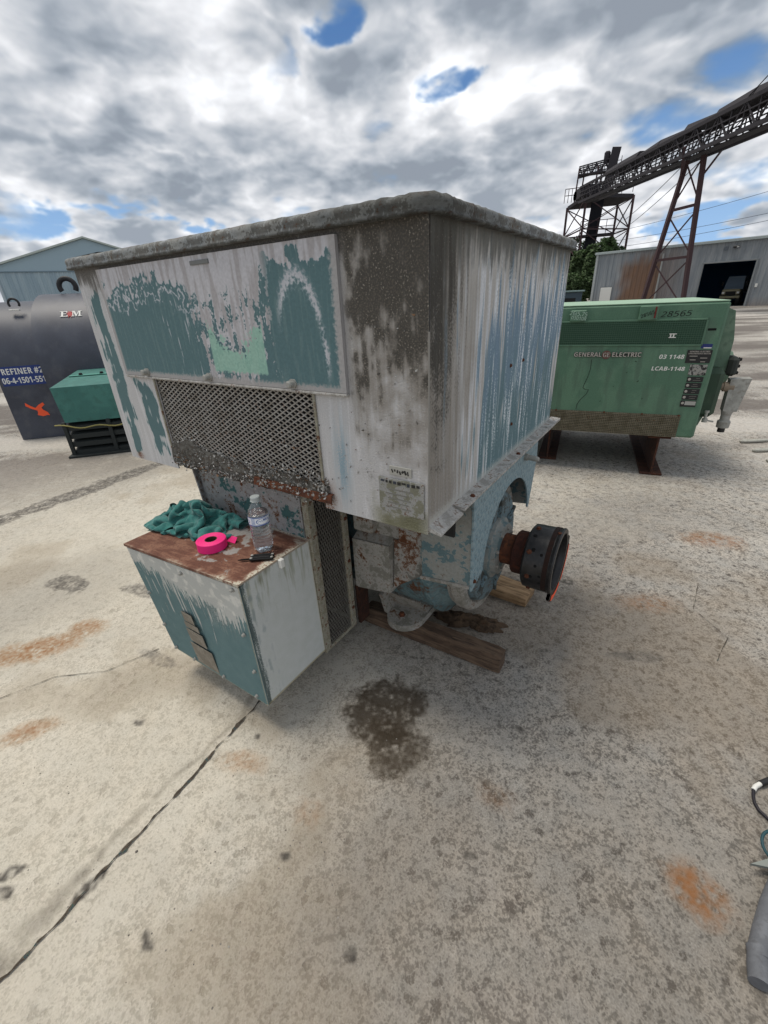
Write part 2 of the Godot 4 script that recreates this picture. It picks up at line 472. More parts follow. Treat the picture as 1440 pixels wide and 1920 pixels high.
func box_side_skin() -> Array:
	var w := 260; var h := 440
	var sa := nz(61, 0.05, w, h, 4, 1.0, 10.0)
	var bl := nz(62, 0.02, w, h, 4)
	var fi := nz(63, 0.2, w, h, 3)
	return skin(w, h, func(i: int, x: int, y: int) -> Color:
		var u := float(x) / w; var t := float(y) / h
		var st := sa[i] / 255.0; var b := bl[i] / 255.0; var f := fi[i] / 255.0
		var c := Color(0.735, 0.755, 0.74).lerp(Color(0.77, 0.785, 0.78), b)
		c = c.lerp(Color(0.50, 0.51, 0.42), smoothstep(0.5, 0.8, st) * smoothstep(0.45, 0.0, t) * 0.55)
		c = c.lerp(Color(0.42, 0.42, 0.34), 0.6 * bump(u, t, 0.24, 0.05, 0.03, 0.03) + 0.6 * bump(u, t, 0.33, 0.02, 0.03, 0.03))
		c = c.lerp(Color(0.46, 0.52, 0.53), 0.5 * smoothstep(0.5, 0.75, b * 0.5 + st * 0.5) * smoothstep(0.3, 0.1, u))
		c = c.lerp(Color(0.24, 0.30, 0.30), smoothstep(0.05, 0.015, u + (f - 0.5) * 0.05 + (st - 0.5) * 0.08) * 0.85)
		c = c.lerp(Color(0.70, 0.69, 0.62), smoothstep(0.975, 0.995, u))
		c = c.lerp(Color(0.55, 0.50, 0.36), smoothstep(0.975, 0.995, t) * 0.7)
		var d := 0.97 + f * 0.06
		return Color(c.r * d, c.g * d, c.b * d, 0.5 + f * 0.1))


# chalk paint with flakes of the coat below and rust, for the castings (1 m a side)
func casting_skin(sd: int, top: Color, under: Color, share: float, rusty: float, seam := true) -> Array:
	var w := 512
	var bl := nz(sd, 0.008, w, w, 5, 1.0, 1.0, seam)
	var fi := nz(sd + 1, 0.05, w, w, 4, 1.0, 1.0, seam)
	var gr := nz(sd + 2, 0.25, w, w, 2, 1.0, 1.0, seam)
	return skin(w, w, func(i: int, _x: int, _y: int) -> Color:
		var b := bl[i] / 255.0; var f := fi[i] / 255.0; var g := gr[i] / 255.0
		var m := smoothstep(-0.03, 0.03, b * 0.65 + f * 0.35 - 1.0 + share)
		var c := top.lerp(under, m)
		c = c.lerp(top.lightened(0.25), (1.0 - absf(m * 2.0 - 1.0)) * 0.4)
		var r := smoothstep(-0.03, 0.04, (1.0 - b) * 0.45 + g * 0.25 + (1.0 - f) * 0.3 - 1.0 + rusty)
		c = c.lerp(Color(0.27, 0.165, 0.10).lerp(Color(0.44, 0.25, 0.12), g), r)
		var d := 0.88 + g * 0.16 + (f - 0.5) * 0.14
		return Color(c.r * d, c.g * d, c.b * d, 0.5 - m * 0.15 + (g - 0.5) * 0.2 + (f - 0.5) * 0.25))


# even paint with soft mottling and dirt
func worn_skin(sd: int, a: Color, b2: Color, dirt: Color, amount: float, sx := 1.0, sy := 1.0, w := 384) -> Array:
	var bl := nz(sd, 0.012, w, w, 5, 1.0, 1.0, true)
	var st := nz(sd + 1, 0.03, w, w, 4, sx, sy, sx == 1.0 and sy == 1.0)
	var gr := nz(sd + 2, 0.25, w, w, 2, 1.0, 1.0, true)
	return skin(w, w, func(i: int, _x: int, _y: int) -> Color:
		var b := bl[i] / 255.0; var s := st[i] / 255.0; var g := gr[i] / 255.0
		var c := a.lerp(b2, smoothstep(0.3, 0.7, b))
		c = c.lerp(dirt, amount * smoothstep(0.5, 0.8, s * 0.75 + b * 0.25))
		var d := 0.94 + g * 0.12
		return Color(c.r * d, c.g * d, c.b * d, 0.4 + s * 0.35 + g * 0.2))


func wood_skin(sd: int, a: Color, b2: Color) -> Array:
	var w := 384
	var l1 := nz(sd, 0.05, w, w, 4, 16.0, 1.0)
	var l2 := nz(sd + 1, 0.2, w, w, 3, 24.0, 1.0)
	var bl := nz(sd + 2, 0.012, w, w, 4)
	return skin(w, w, func(i: int, _x: int, _y: int) -> Color:
		var p := l1[i] / 255.0; var q := l2[i] / 255.0; var b := bl[i] / 255.0
		var c := a.lerp(b2, smoothstep(0.25, 0.75, p * 0.6 + b * 0.4))
		c = c.lerp(a.darkened(0.55), smoothstep(0.66, 0.8, q) * 0.8)
		return Color(c.r, c.g, c.b, 0.5 + (p - 0.5) * 0.5 - smoothstep(0.66, 0.8, q) * 0.4))


func ground_tile() -> Array:
	var w := 1152
	var CELL := FastNoiseLite.TYPE_CELLULAR; var VAL := FastNoiseLite.RETURN_CELL_VALUE
	var lo := nz(71, 0.012, w, w, 5, 1.0, 1.0, true)
	var g1 := nz(72, 0.28, w, w, 1, 1.0, 1.0, true, CELL, VAL)      # grains, a random tone each
	var g2 := nz(73, 0.5, w, w, 1, 1.0, 1.0, true, CELL, VAL)
	var g3 := nz(74, 0.11, w, w, 1, 1.0, 1.0, true, CELL, VAL)
	var fi := nz(75, 0.30, w, w, 2, 1.0, 1.0, true)
	var pa := nz(76, 0.035, w, w, 4, 1.0, 1.0, true)
	return skin(w, w, func(i: int, _x: int, _y: int) -> Color:
		var l := lo[i] - 128; var f := fi[i] - 128; var p := pa[i] - 128
		var e := (g1[i] - 128) * 0.42 + (g2[i] - 128) * 0.36 + p * 0.30 + l * 0.25 + f * 0.20
		var dark := smoothstep(-6.0, 58.0, e)
		var pit := smoothstep(108.0, 122.0, g3[i] - 128.0 + p * 0.16) * smoothstep(-30.0, 20.0, f + p * 0.5)
		var v := 0.785 + l * 0.0005 + f * 0.0009 + (g2[i] - 128) * 0.0007 + (g1[i] - 128) * 0.0005 - dark * 0.40
		var warm := 0.014 + l * 0.0001 - dark * 0.010
		var k := 1.0 - pit * 0.8
		return Color((v + warm) * k + 0.30 * (1.0 - k), v * 0.99 * k + 0.285 * (1.0 - k), (v * 0.962 - warm) * k + 0.275 * (1.0 - k), clampf(0.62 - dark * 0.22 - pit * 0.3 + f * 0.0012 + (g2[i] - 128) * 0.0006, 0.0, 1.0)))


# the yard is drawn finer near the place where one stands: t in -1..1 to metres
func yard(t: float) -> float:
	var a := absf(t)
	if a < 0.7: return 5.0 * t
	var k := (a - 0.7) / 0.3
	return signf(t) * (3.5 + 5.0 * (a - 0.7) + 115.0 * k * k * k)


func noise(sd: int, freq: float, oct := 4) -> FastNoiseLite:
	var f := FastNoiseLite.new()
	f.seed = sd
	f.frequency = freq
	f.noise_type = FastNoiseLite.TYPE_SIMPLEX_SMOOTH
	f.fractal_type = FastNoiseLite.FRACTAL_FBM
	f.fractal_octaves = oct
	return f


# stains, dirt and repairs of the yard: colour over the concrete with a share in alpha
func yard_stains() -> ImageTexture:
	var w := 1100
	var n1 := noise(81, 0.5, 4); var n2 := noise(82, 3.0, 4); var n3 := noise(83, 14.0, 3); var n5 := noise(85, 55.0, 2); var n4 := noise(84, 0.22, 4)
	# centre x, z, radius x, z, turn, strength, kind (0 oil, 1 rust, 2 wet dirt, 3 pale)
	var spots := [
		[0.0, -1.04, 0.150, 0.125, 0.2, 1.25, 0], [0.02, -0.91, 0.11, 0.10, 0.5, 0.85, 0],
		[-1.55, -1.44, 0.16, 0.08, -0.3, 1.1, 1], [-1.40, -1.58, 0.10, 0.05, 0.2, 0.8, 1], [1.83, -2.08, 0.21, 0.10, 0.15, 0.9, 1], [1.20, -1.56, 0.15, 0.08, 0.2, 0.7, 1],
		[0.700, -0.490, 0.060, 0.060, 0.3, 1.15, 1], [0.690, -0.535, 0.03, 0.04, 0.3, 0.9, 1], [-1.27, -1.04, 0.09, 0.04, -0.3, 0.75, 1], [-0.47, -0.88, 0.09, 0.04, 0.3, 0.55, 1], [0.28, -0.74, 0.06, 0.04, 0.3, 0.4, 1], [-0.25, -0.72, 0.06, 0.05, 0.9, 0.4, 1],
		[-0.79, -0.575, 0.040, 0.012, -0.95, 1.2, 2], [-0.95, -0.42, 0.06, 0.016, -0.7, 1.2, 2], [-1.04, -0.60, 0.05, 0.014, -0.5, 1.2, 2], [-1.00, -0.57, 0.025, 0.012, 0.3, 1.2, 2], [-0.30, -0.62, 0.018, 0.010, 0.3, 1.2, 2], [-0.60, -0.47, 0.014, 0.010, 0.9, 1.3, 2], [-0.585, -0.455, 0.012, 0.009, 0.2, 1.3, 2], [0.18, -0.60, 0.02, 0.010, 0.4, 1.1, 2], [0.42, -0.95, 0.015, 0.009, 0.4, 1.2, 2], [0.62, -1.30, 0.018, 0.011, 0.1, 1.1, 2], [0.9, -1.75, 0.03, 0.014, 0.2, 1.2, 2], [-0.46, -0.97, 0.016, 0.010, 0.7, 1.1, 2], [-0.9, -1.05, 0.02, 0.012, 0.4, 1.0, 2], [-0.12, -0.42, 0.02, 0.012, 1.2, 1.0, 2], [0.30, -0.50, 0.012, 0.008, 0.2, 1.0, 2], [0.35, -1.45, 0.10, 0.03, 0.4, 0.5, 2], [0.95, -1.25, 0.12, 0.03, 0.2, 0.5, 2], [-1.25, -1.85, 0.2, 0.05, 0.3, 0.6, 2], [-0.95, -1.35, 0.12, 0.035, 0.5, 0.45, 2], [-1.72, -1.95, 0.14, 0.06, 0.4, 0.7, 2], [0.55, -1.75, 0.35, 0.15, 0.2, 0.45, 2], [1.5, -2.9, 0.9, 0.3, 0.1, 0.5, 3], [1.15, -2.45, 0.55, 0.25, 0.3, 0.55, 3], [-2.48, -3.25, 1.0, 0.11, -1.03, 0.9, 2], [-1.9, -2.6, 0.7, 0.4, 0.0, 0.35, 3],
	]
	var cols := [Color(0.205, 0.165, 0.11), Color(0.52, 0.345, 0.19), Color(0.24, 0.225, 0.205), Color(0.80, 0.775, 0.72)]
	var xs := PackedFloat32Array()
	for i in w: xs.append(yard((i + 0.5) / w * 2.0 - 1.0))
	var all := rows(w, func(j: int) -> PackedByteArray:
		var a := PackedByteArray()
		a.resize(w * 4)
		var p := 0
		var z: float = xs[j] - 2.2
		var near_z := absf(z + 1.3) < 3.0
		for i in w:
			var x: float = xs[i]
			var far := maxf(absf(x), absf(z)) > 14.0
			var big := n1.get_noise_2d(x, z)
			var mid := 0.0 if far else n2.get_noise_2d(x, z)
			var c := Color(0.42, 0.405, 0.385)
			# large dull patches, drawn out across the yard
			var str := n4.get_noise_2d(x * 0.6 + z * 0.25, z * 2.6 - x * 0.35)
			var al := 0.34 * smoothstep(0.0, 0.45, big * 0.7 + str * 0.5)
			var dist := sqrt(x * x + z * z)
			if dist > 3.2:
				var band := smoothstep(-0.10, 0.24, str + mid * 0.3)
				var k := smoothstep(3.2, 6.0, dist)
				c = c.lerp(Color(0.36, 0.33, 0.31), k)
				al = lerpf(al, 0.74 * band + 0.08, k)
				if str < -0.12 and k > 0.0:
					c = Color(0.76, 0.74, 0.71)
					al = 0.5 * k * smoothstep(-0.12, -0.35, str)
			# the warm, worn left side
			# dull, finely pitted stretch to the right, with a vignette painted into the foreground
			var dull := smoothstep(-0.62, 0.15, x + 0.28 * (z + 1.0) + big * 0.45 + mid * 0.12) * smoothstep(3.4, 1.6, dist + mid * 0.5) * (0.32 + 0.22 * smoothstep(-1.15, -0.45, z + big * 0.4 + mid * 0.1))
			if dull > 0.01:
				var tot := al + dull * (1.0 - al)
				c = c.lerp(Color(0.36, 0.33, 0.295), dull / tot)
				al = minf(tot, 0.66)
			# broad soft brown stains
			var brown := 0.42 * smoothstep(0.05, 0.42, n1.get_noise_2d(x * 1.3 + 20.0, z * 1.3) + 0.25 * mid) * smoothstep(6.0, 2.5, dist)
			if brown > 0.01:
				var tot := al + brown * (1.0 - al)
				c = c.lerp(Color(0.46, 0.405, 0.33), brown / tot)
				al = minf(tot, 0.7)
			var warm := smoothstep(0.25, -0.9, x + z * 0.1 + big * 0.35) * smoothstep(7.0, 2.5, dist) * 0.55
			if warm > 0.01:
				var tot := al + warm
				c = c.lerp(Color(0.80, 0.77, 0.70), warm / tot)
				al = minf(tot, 0.74)
			# dirt washed along the joint
			if near_z and x < -0.2 and x > -1.3:
				var jx := -1.02 + (z + 0.27) * -0.60 + 0.05 * mid
				var jd := absf(x - jx) / (0.012 + 0.05 * smoothstep(-0.9, -0.3, z) * (0.5 + mid))
				var jk := 0.55 * exp(-jd * jd) * (0.6 + 0.8 * n3.get_noise_2d(x, z))
				if jk > 0.01:
					c = c.lerp(Color(0.27, 0.25, 0.22), jk / (jk + al))
					al = minf(al + jk, 0.8)
			if near_z and absf(x) < 3.2:
				var fine := n3.get_noise_2d(x, z)
				for s in spots:
					var dx: float = x - s[0]; var dz: float = z - s[1]
					if absf(dx) > s[2] * 2.6 + 0.05 or absf(dz) > s[2] * 2.6 + 0.05: continue
					var cs := cos(s[4]); var sn := sin(s[4])
					var e := sqrt(pow((dx * cs + dz * sn) / s[2], 2.0) + pow((dz * cs - dx * sn) / s[3], 2.0)) + mid * 0.55 + fine * 0.45
					var k := clampf((smoothstep(1.12, 0.88, e) if s[6] == 2 else smoothstep(1.10, 0.72, e) if s[6] == 0 else 0.85 * smoothstep(1.35, 0.35, e)) * s[5] * ((0.80 if s[6] == 0 else 0.58) + fine * 0.6 + n5.get_noise_2d(x, z) * 0.7), 0.0, 0.88)
					if k > 0.005:
						var tot := k + al * (1.0 - k)
						c = c.lerp(cols[s[6]], k / tot)
						al = tot
			a[p] = int(c.r * 255.0); a[p + 1] = int(c.g * 255.0); a[p + 2] = int(c.b * 255.0); a[p + 3] = int(clampf(al, 0.0, 1.0) * 255.0)
			p += 4
		return a)
	return ImageTexture.create_from_image(Image.create_from_data(w, w, false, Image.FORMAT_RGBA8, all))


func sky_picture() -> ImageTexture:
	var w := 3600; var h := 1800
	var n1 := noise(91, 1.0, 7); var n2 := noise(92, 1.0, 3); var n3 := noise(93, 1.0, 5)
	# clear gaps: azimuth, elevation, half sizes in degrees, strength
	var gaps := [[-1.4, 22.0, 4.2, 1.5, 0.8], [9.2, 19.0, 3.2, 1.6, 0.75], [-9.0, 20.2, 4.5, 1.0, 0.5], [-31.0, 18.6, 4.0, 1.6, 0.5], [-33.0, 8.6, 6.0, 2.0, 1.15], [-20.5, 8.3, 4.0, 1.2, 1.0], [-11.5, 9.5, 2.5, 0.6, 0.45], [38.5, 5.8, 5.0, 2.6, 1.2], [32.0, 5.0, 4.0, 1.0, 0.5], [-16.5, 14.8, 2.0, 1.5, 0.4], [60.0, 9.0, 9.0, 2.5, 0.6], [-70.0, 12.0, 9.0, 3.0, 0.6], [110.0, 16.0, 12.0, 4.0, 0.6], [170.0, 12.0, 12.0, 4.0, 0.6], [-130.0, 18.0, 12.0, 4.0, 0.6]]
	# bellies (negative) and bright tops (positive)
	var tones := [[6.0, 24.5, 14.0, 3.2, -0.9], [-24.0, 23.0, 9.0, 3.0, -0.45], [30.0, 22.0, 12.0, 4.0, -0.8], [-9.0, 17.0, 15.0, 3.2, 0.75], [15.0, 16.5, 8.0, 2.4, 0.6], [-26.0, 12.5, 9.0, 3.0, -0.55], [4.0, 12.3, 6.0, 2.0, -0.4], [-2.0, 9.5, 10.0, 1.6, 0.45], [21.0, 12.0, 6.0, 2.0, -0.35], [28.0, 9.5, 7.0, 2.2, 0.4], [-28.0, 16.0, 7.0, 1.6, 0.4], [-30.0, 6.5, 9.0, 1.4, 0.5], [34.0, 16.0, 7.0, 2.0, -0.6]]
	var top_row := int(h * 0.505)
	var under := Color(0.50, 0.51, 0.52)
	var all := rows(h, func(j: int) -> PackedByteArray:
		var a := PackedByteArray()
		a.resize(w * 3)
		var p := 0
		var el := 90.0 - 180.0 * (j + 0.5) / h
		var sy := sin(deg_to_rad(el)); var cy := cos(deg_to_rad(el))
		for i in w:
			if j > top_row:
				a[p] = int(under.r * 255.0); a[p + 1] = int(under.g * 255.0); a[p + 2] = int(under.b * 255.0)
				p += 3
				continue
			if (el > 42.0 or absf(i - w * 0.5) < w * 0.36) and i % 4:      # overhead and behind: coarser
				a[p] = a[p - 3]; a[p + 1] = a[p - 2]; a[p + 2] = a[p - 1]
				p += 3
				continue
			var az := 360.0 * (i + 0.5) / w
			if az > 180.0: az -= 360.0
			var k := 1.0 / (maxf(sy, 0.0) + 0.36)
			var x := 41.0 + sin(deg_to_rad(az)) * cy * k * 1.6; var z := 37.0 - cos(deg_to_rad(az)) * cy * k * 1.6; var y := 53.0 + sy * k * 2.8
			var wx := n2.get_noise_3d(x * 1.7, y * 1.7, z * 1.7) * 0.10
			var d := n1.get_noise_3d(x + wx, y - wx, z + wx)
			var pf := 0.42 - absf(n3.get_noise_3d(x * 1.35 + wx, y * 1.35, z * 1.35 + wx)) * 1.9
			var big := n2.get_noise_3d(x * 0.55 + 7.0, y * 0.55, z * 0.55)
			var cov := d * 0.9 + pf * 0.26 + 0.58 + big * 0.15
			var p2 := 0.40 - absf(n3.get_noise_3d(x * 3.1 + wx * 2.0, y * 3.1, z * 3.1)) * 1.8
			var p3 := n3.get_noise_3d(x * 8.0, y * 8.0 + wx * 4.0, z * 8.0)
			var tone := 0.0
			if el < 40.0:
				var ga := az + d * 9.0 + big * 5.0 + p2 * 3.0 + p3 * 1.6; var ge := el + pf * 2.6 - d * 3.0 + p2 * 1.0 - p3 * 0.6
				for g in gaps:
					var ex: float = (ga - g[0]) / (g[2] * 1.15); var ey: float = (ge - g[1]) / (g[3] * 1.2)
					var e := ex * ex + ey * ey
					if e < 6.0: cov -= g[4] * (0.74 + 1.2 * d + 0.7 * pf) * exp(-e)
				for g in tones:
					var ex: float = (az - g[0]) / g[2]; var ey: float = (el - g[1]) / g[3]
					var e := ex * ex + ey * ey
					if e < 6.0: tone += g[4] * exp(-e)
			cov += p2 * 0.10 + p3 * 0.06
			var alpha := smoothstep(-0.12, 0.26, cov)
			var lit := n1.get_noise_3d(x + wx - 0.05, y - wx + 0.13, z + wx - 0.03)
			var pl := 0.42 - absf(n3.get_noise_3d((x - 0.04) * 1.35 + wx, (y + 0.12) * 1.35, (z - 0.02) * 1.35 + wx)) * 1.9
			var rel := clampf((d - lit) * 1.6 + (pf - pl) * 0.6, -1.0, 1.0)
			var puff := pf
			var thick := smoothstep(0.1, 0.75, cov)
			var s := 0.778 - thick * 0.09 + rel * 0.23 + tone * 0.17 + puff * 0.08 + p2 * 0.10 + p3 * 0.06 - big * 0.11
			s = lerpf(0.82, s, smoothstep(-1.0, 6.0, el) * 0.75 + 0.25)
			s = clampf(s, 0.55, 0.95)
			var cool := smoothstep(0.85, 0.55, s)
			var cr := s - 0.008 - 0.026 * cool; var cg := s - 0.001; var cb := s + 0.014 + 0.026 * cool
			var bt := smoothstep(0.0, 0.42, sy)
			var br := lerpf(0.58, 0.30, bt); var bg := lerpf(0.71, 0.44, bt); var bb := lerpf(0.85, 0.63, bt)
			a[p] = clampi(int(lerpf(br, cr, alpha) * 255.0), 0, 255); a[p + 1] = clampi(int(lerpf(bg, cg, alpha) * 255.0), 0, 255); a[p + 2] = clampi(int(lerpf(bb, cb, alpha) * 255.0), 0, 255)
			p += 3
		return a)
	return ImageTexture.create_from_image(Image.create_from_data(w, h, false, Image.FORMAT_RGB8, all))


# ---------------------------------------------------------------- the scene
const EYE := 1.30
const MOTOR_AT := Vector3(-0.0059, 0, -1.7614)
const MOTOR_TURN := -0.60039


func aim(az: float, el: float, d: float) -> Vector3:
	return Vector3(sin(deg_to_rad(az)) * d, EYE + tan(deg_to_rad(el)) * d, -cos(deg_to_rad(az)) * d)


func _ready() -> void:
	# camera, sky, sun, exposure
	var cam := Camera3D.new()
	cam.name = "camera"
	var pitch := deg_to_rad(26.238); var roll := deg_to_rad(-2.732)
	var fwd := Vector3(0, -sin(pitch), -cos(pitch)); var upv := Vector3(0, cos(pitch), -sin(pitch)); var rt := Vector3(1, 0, 0)
	cam.transform = Transform3D(Basis(rt * cos(roll) + upv * sin(roll), upv * cos(roll) - rt * sin(roll), -fwd), Vector3(0, EYE, 0))
	cam.fov = 100.03
	cam.near = 0.05
	cam.far = 600.0
	add_child(cam)
	var env := Environment.new()
	env.background_mode = Environment.BG_SKY
	var pano := PanoramaSkyMaterial.new()
	pano.panorama = sky_picture()
	env.sky = Sky.new()
	env.sky.sky_material = pano
	env.background_energy_multiplier = 1.0
	env.tonemap_mode = Environment.TONE_MAPPER_LINEAR
	env.tonemap_exposure = 1.3
	env.sdfgi_enabled = true
	env.ssao_enabled = true
	env.ssil_enabled = true
	var we := WorldEnvironment.new()
	we.name = "sky"
	we.environment = env
	add_child(we)
	var sun := DirectionalLight3D.new()
	sun.name = "sun"
	sun.light_color = Color(1.0, 0.965, 0.91)
	sun.light_energy = 0.62
	sun.light_angular_distance = 24.0
	sun.shadow_enabled = true
	sun.transform = Transform3D(Basis.looking_at(-Vector3(-0.28, 1.0, -0.14), Vector3.UP), Vector3.ZERO)
	add_child(sun)
	rng.seed = 20240611

	materials()
	ground()
	motor()
	on_the_box()
	timbers()
	green_motor()
	dark_motor()
	right_building()
	left_building()
	conveyor()
	trees()
	small_things()


func materials() -> void:
	var cast := casting_skin(101, Color(0.62, 0.61, 0.585), Color(0.50, 0.49, 0.455), 0.45, 0.345)
	M.casting = mat(Color.WHITE, 0.9, 0.0, cast, 2.6, 0.15)
	var rusty := casting_skin(111, Color(0.60, 0.59, 0.57), Color(0.42, 0.41, 0.38), 0.44, 0.42)
	M.casting_rusty = mat(Color.WHITE, 0.9, 0.0, rusty, 1.4, 0.12)
	var blue := casting_skin(121, Color(0.57, 0.575, 0.555), Color(0.36, 0.455, 0.475), 0.45, 0.24)
	M.blue_casting = mat(Color.WHITE, 0.85, 0.0, blue, 2.2, 0.12)
	var plate := casting_skin(131, Color(0.47, 0.58, 0.62), Color(0.57, 0.64, 0.66), 0.50, 0.30)
	M.blue_plate = mat(Color.WHITE, 0.8, 0.0, plate, 14.0, 0.05)
	var wall := casting_skin(141, Color(0.60, 0.60, 0.60), Color(0.24, 0.38, 0.38), 0.37, 0.36)
	M.wall = mat(Color.WHITE, 0.9, 0.0, wall, 1.3, 0.2)
	var post := casting_skin(151, Color(0.60, 0.60, 0.55), Color(0.52, 0.50, 0.43), 0.45, 0.39)
	M.post = mat(Color.WHITE, 0.9, 0.0, post, 8.0, 0.1)
	var crust := casting_skin(161, Color(0.43, 0.43, 0.42), Color(0.58, 0.59, 0.59), 0.46, 0.32)
	M.crust = mat(Color.WHITE, 1.0, 0.0, crust, 4.2, 0.25)
	var flange := casting_skin(171, Color(0.72, 0.715, 0.70), Color(0.58, 0.57, 0.55), 0.45, 0.33)
	M.flange = mat(Color.WHITE, 0.9, 0.0, flange, 4.0, 0.08)
	var rust := worn_skin(181, Color(0.31, 0.175, 0.115), Color(0.42, 0.25, 0.15), Color(0.17, 0.11, 0.09), 0.8)
	M.rust = mat(Color(1.0, 0.97, 0.95), 0.9, 0.0, rust, 4.0, 0.25)
	M.steel_rust = mat(Color(0.62, 0.58, 0.62), 0.9, 0.0, rust, 0.8, 0.0)
	M.beam_rust = mat(Color(0.78, 0.76, 0.78), 0.9, 0.0, rust, 2.0, 0.2)
	var black := worn_skin(191, Color(0.085, 0.085, 0.09), Color(0.13, 0.13, 0.14), Color(0.30, 0.27, 0.245), 0.45)
	M.black_iron = mat(Color.WHITE, 0.42, 0.0, black, 4.0, 0.15)
	M.dark = mat(Color(0.13, 0.13, 0.13), 0.95)
	M.hole = mat(Color(0.04, 0.04, 0.04), 1.0)
	M.screen = mat(Color.WHITE, 0.85, 0.0, casting_skin(201, Color(0.66, 0.655, 0.64), Color(0.52, 0.50, 0.47), 0.45, 0.34), 6.0)
	M.bolt = mat(Color(0.60, 0.60, 0.58), 0.7)
	M.tan = mat(Color(0.42, 0.33, 0.20), 0.9, 0.0, rust, 5.0)
	M.orange = mat(Color(0.96, 0.36, 0.20), 0.75)
	M.wood = mat(Color.WHITE, 0.95, 0.0, wood_skin(211, Color(0.30, 0.235, 0.185), Color(0.42, 0.345, 0.28)), 2.4, 0.5)
	M.wood_pale = mat(Color.WHITE, 0.95, 0.0, wood_skin(214, Color(0.50, 0.40, 0.29), Color(0.64, 0.53, 0.40)), 2.4, 0.4)
	var green := worn_skin(221, Color(0.30, 0.44, 0.355), Color(0.345, 0.48, 0.39), Color(0.25, 0.33, 0.28), 0.4, 1.0, 6.0)
	M.green = mat(Color.WHITE, 0.6, 0.0, green, 0.9, 0.0)
	M.green_dark = mat(Color(0.62, 0.62, 0.6), 0.7, 0.0, green, 1.3)
	M.green_top = mat(Color(0.57, 0.68, 0.59), 0.7, 0.0, [], 0.0)
	var dk := worn_skin(231, Color(0.215, 0.232, 0.28), Color(0.245, 0.265, 0.315), Color(0.38, 0.38, 0.39), 0.3)
	M.shell = mat(Color.WHITE, 0.5, 0.0, dk, 0.5)
	M.teal_box = mat(Color.WHITE, 0.6, 0.0, worn_skin(241, Color(0.20, 0.415, 0.39), Color(0.24, 0.46, 0.43), Color(0.15, 0.30, 0.27), 0.3), 0.8)
	M.white = mat(Color(0.86, 0.86, 0.84), 0.7)
	M.label_blue = mat(Color(0.10, 0.20, 0.45), 0.6)
	M.grey_metal = mat(Color.WHITE, 0.65, 0.0, worn_skin(251, Color(0.58, 0.58, 0.56), Color(0.66, 0.66, 0.64), Color(0.45, 0.43, 0.40), 0.5), 2.0)
	M.black_plate = mat(Color(0.10, 0.10, 0.105), 0.5)
	M.tin = mat(Color(0.66, 0.66, 0.64), 0.55, 0.3)


# ---------------------------------------------------------------- ground
func ground() -> void:
	var m := mat(Color.WHITE, 0.93, 0.0, ground_tile(), 0.0, 0.55)
	m.detail_enabled = true
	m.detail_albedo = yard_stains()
	m.detail_blend_mode = BaseMaterial3D.BLEND_MODE_MIX
	m.detail_uv_layer = BaseMaterial3D.DETAIL_UV_2
	m.vertex_color_use_as_albedo = true
	var cols := 181
	var tone := noise(301, 0.35, 4); var tone2 := noise(302, 1.6, 3); var rise := noise(303, 0.6, 3)
	var v := PackedVector3Array(); var n := PackedVector3Array(); var uv := PackedVector2Array(); var uv2 := PackedVector2Array(); var c := PackedColorArray(); var ix := PackedInt32Array()
	for j in cols:
		for i in cols:
			var s := float(i) / (cols - 1); var t := float(j) / (cols - 1)
			var x := yard(s * 2.0 - 1.0); var z := yard(t * 2.0 - 1.0) - 2.2
			v.append(Vector3(x, 0.0, z))
			n.append(Vector3.UP)
			uv.append(Vector2(x * 0.8 + z * 0.6, z * 0.8 - x * 0.6) / 2.0)
			uv2.append(Vector2(s, t))
			var k := 0.78 + 0.17 * tone.get_noise_2d(x, z) + 0.10 * tone2.get_noise_2d(x, z)
			c.append(Color(k, k, k))
	for j in cols - 1:
		for i in cols - 1:
			var k := j * cols + i
			for w in [k, k + cols + 1, k + cols, k, k + 1, k + cols + 1]: ix.append(w)
	var a := []
	a.resize(Mesh.ARRAY_MAX)
	a[Mesh.ARRAY_VERTEX] = v; a[Mesh.ARRAY_NORMAL] = n; a[Mesh.ARRAY_TEX_UV] = uv; a[Mesh.ARRAY_TEX_UV2] = uv2; a[Mesh.ARRAY_COLOR] = c; a[Mesh.ARRAY_INDEX] = ix
	var am := ArrayMesh.new()
	am.add_surface_from_arrays(Mesh.PRIMITIVE_TRIANGLES, a)
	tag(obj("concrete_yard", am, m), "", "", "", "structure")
	# the dirt-filled joint that runs in from the lower left, and a second one far left
	var jm := mat(Color(0.34, 0.315, 0.285), 1.0, 0.0, worn_skin(311, Color(0.75, 0.72, 0.68), Color(1.0, 0.98, 0.95), Color(0.5, 0.48, 0.45), 0.6), 5.0)
	for e in [[Vector2(0.62, -1.93), Vector2(0.75, -1.98), Vector2(0.88, -1.97), Vector2(1.02, -2.05)], [Vector2(-1.55, -1.15), Vector2(-1.35, -1.28), Vector2(-1.15, -1.30), Vector2(-0.98, -1.42)], [Vector2(1.25, -1.2), Vector2(1.38, -1.32), Vector2(1.36, -1.5), Vector2(1.52, -1.7)]]: joint(e, 0.0016, jm, 15)
	joint([Vector2(-1.02, -0.27), Vector2(-0.90, -0.385), Vector2(-0.84, -0.475), Vector2(-0.775, -0.60), Vector2(-0.70, -0.72), Vector2(-0.635, -0.84), Vector2(-0.57, -0.965), Vector2(-0.50, -1.09), Vector2(-0.42, -1.24), Vector2(-0.33, -1.42)], 0.0045, jm, 5)


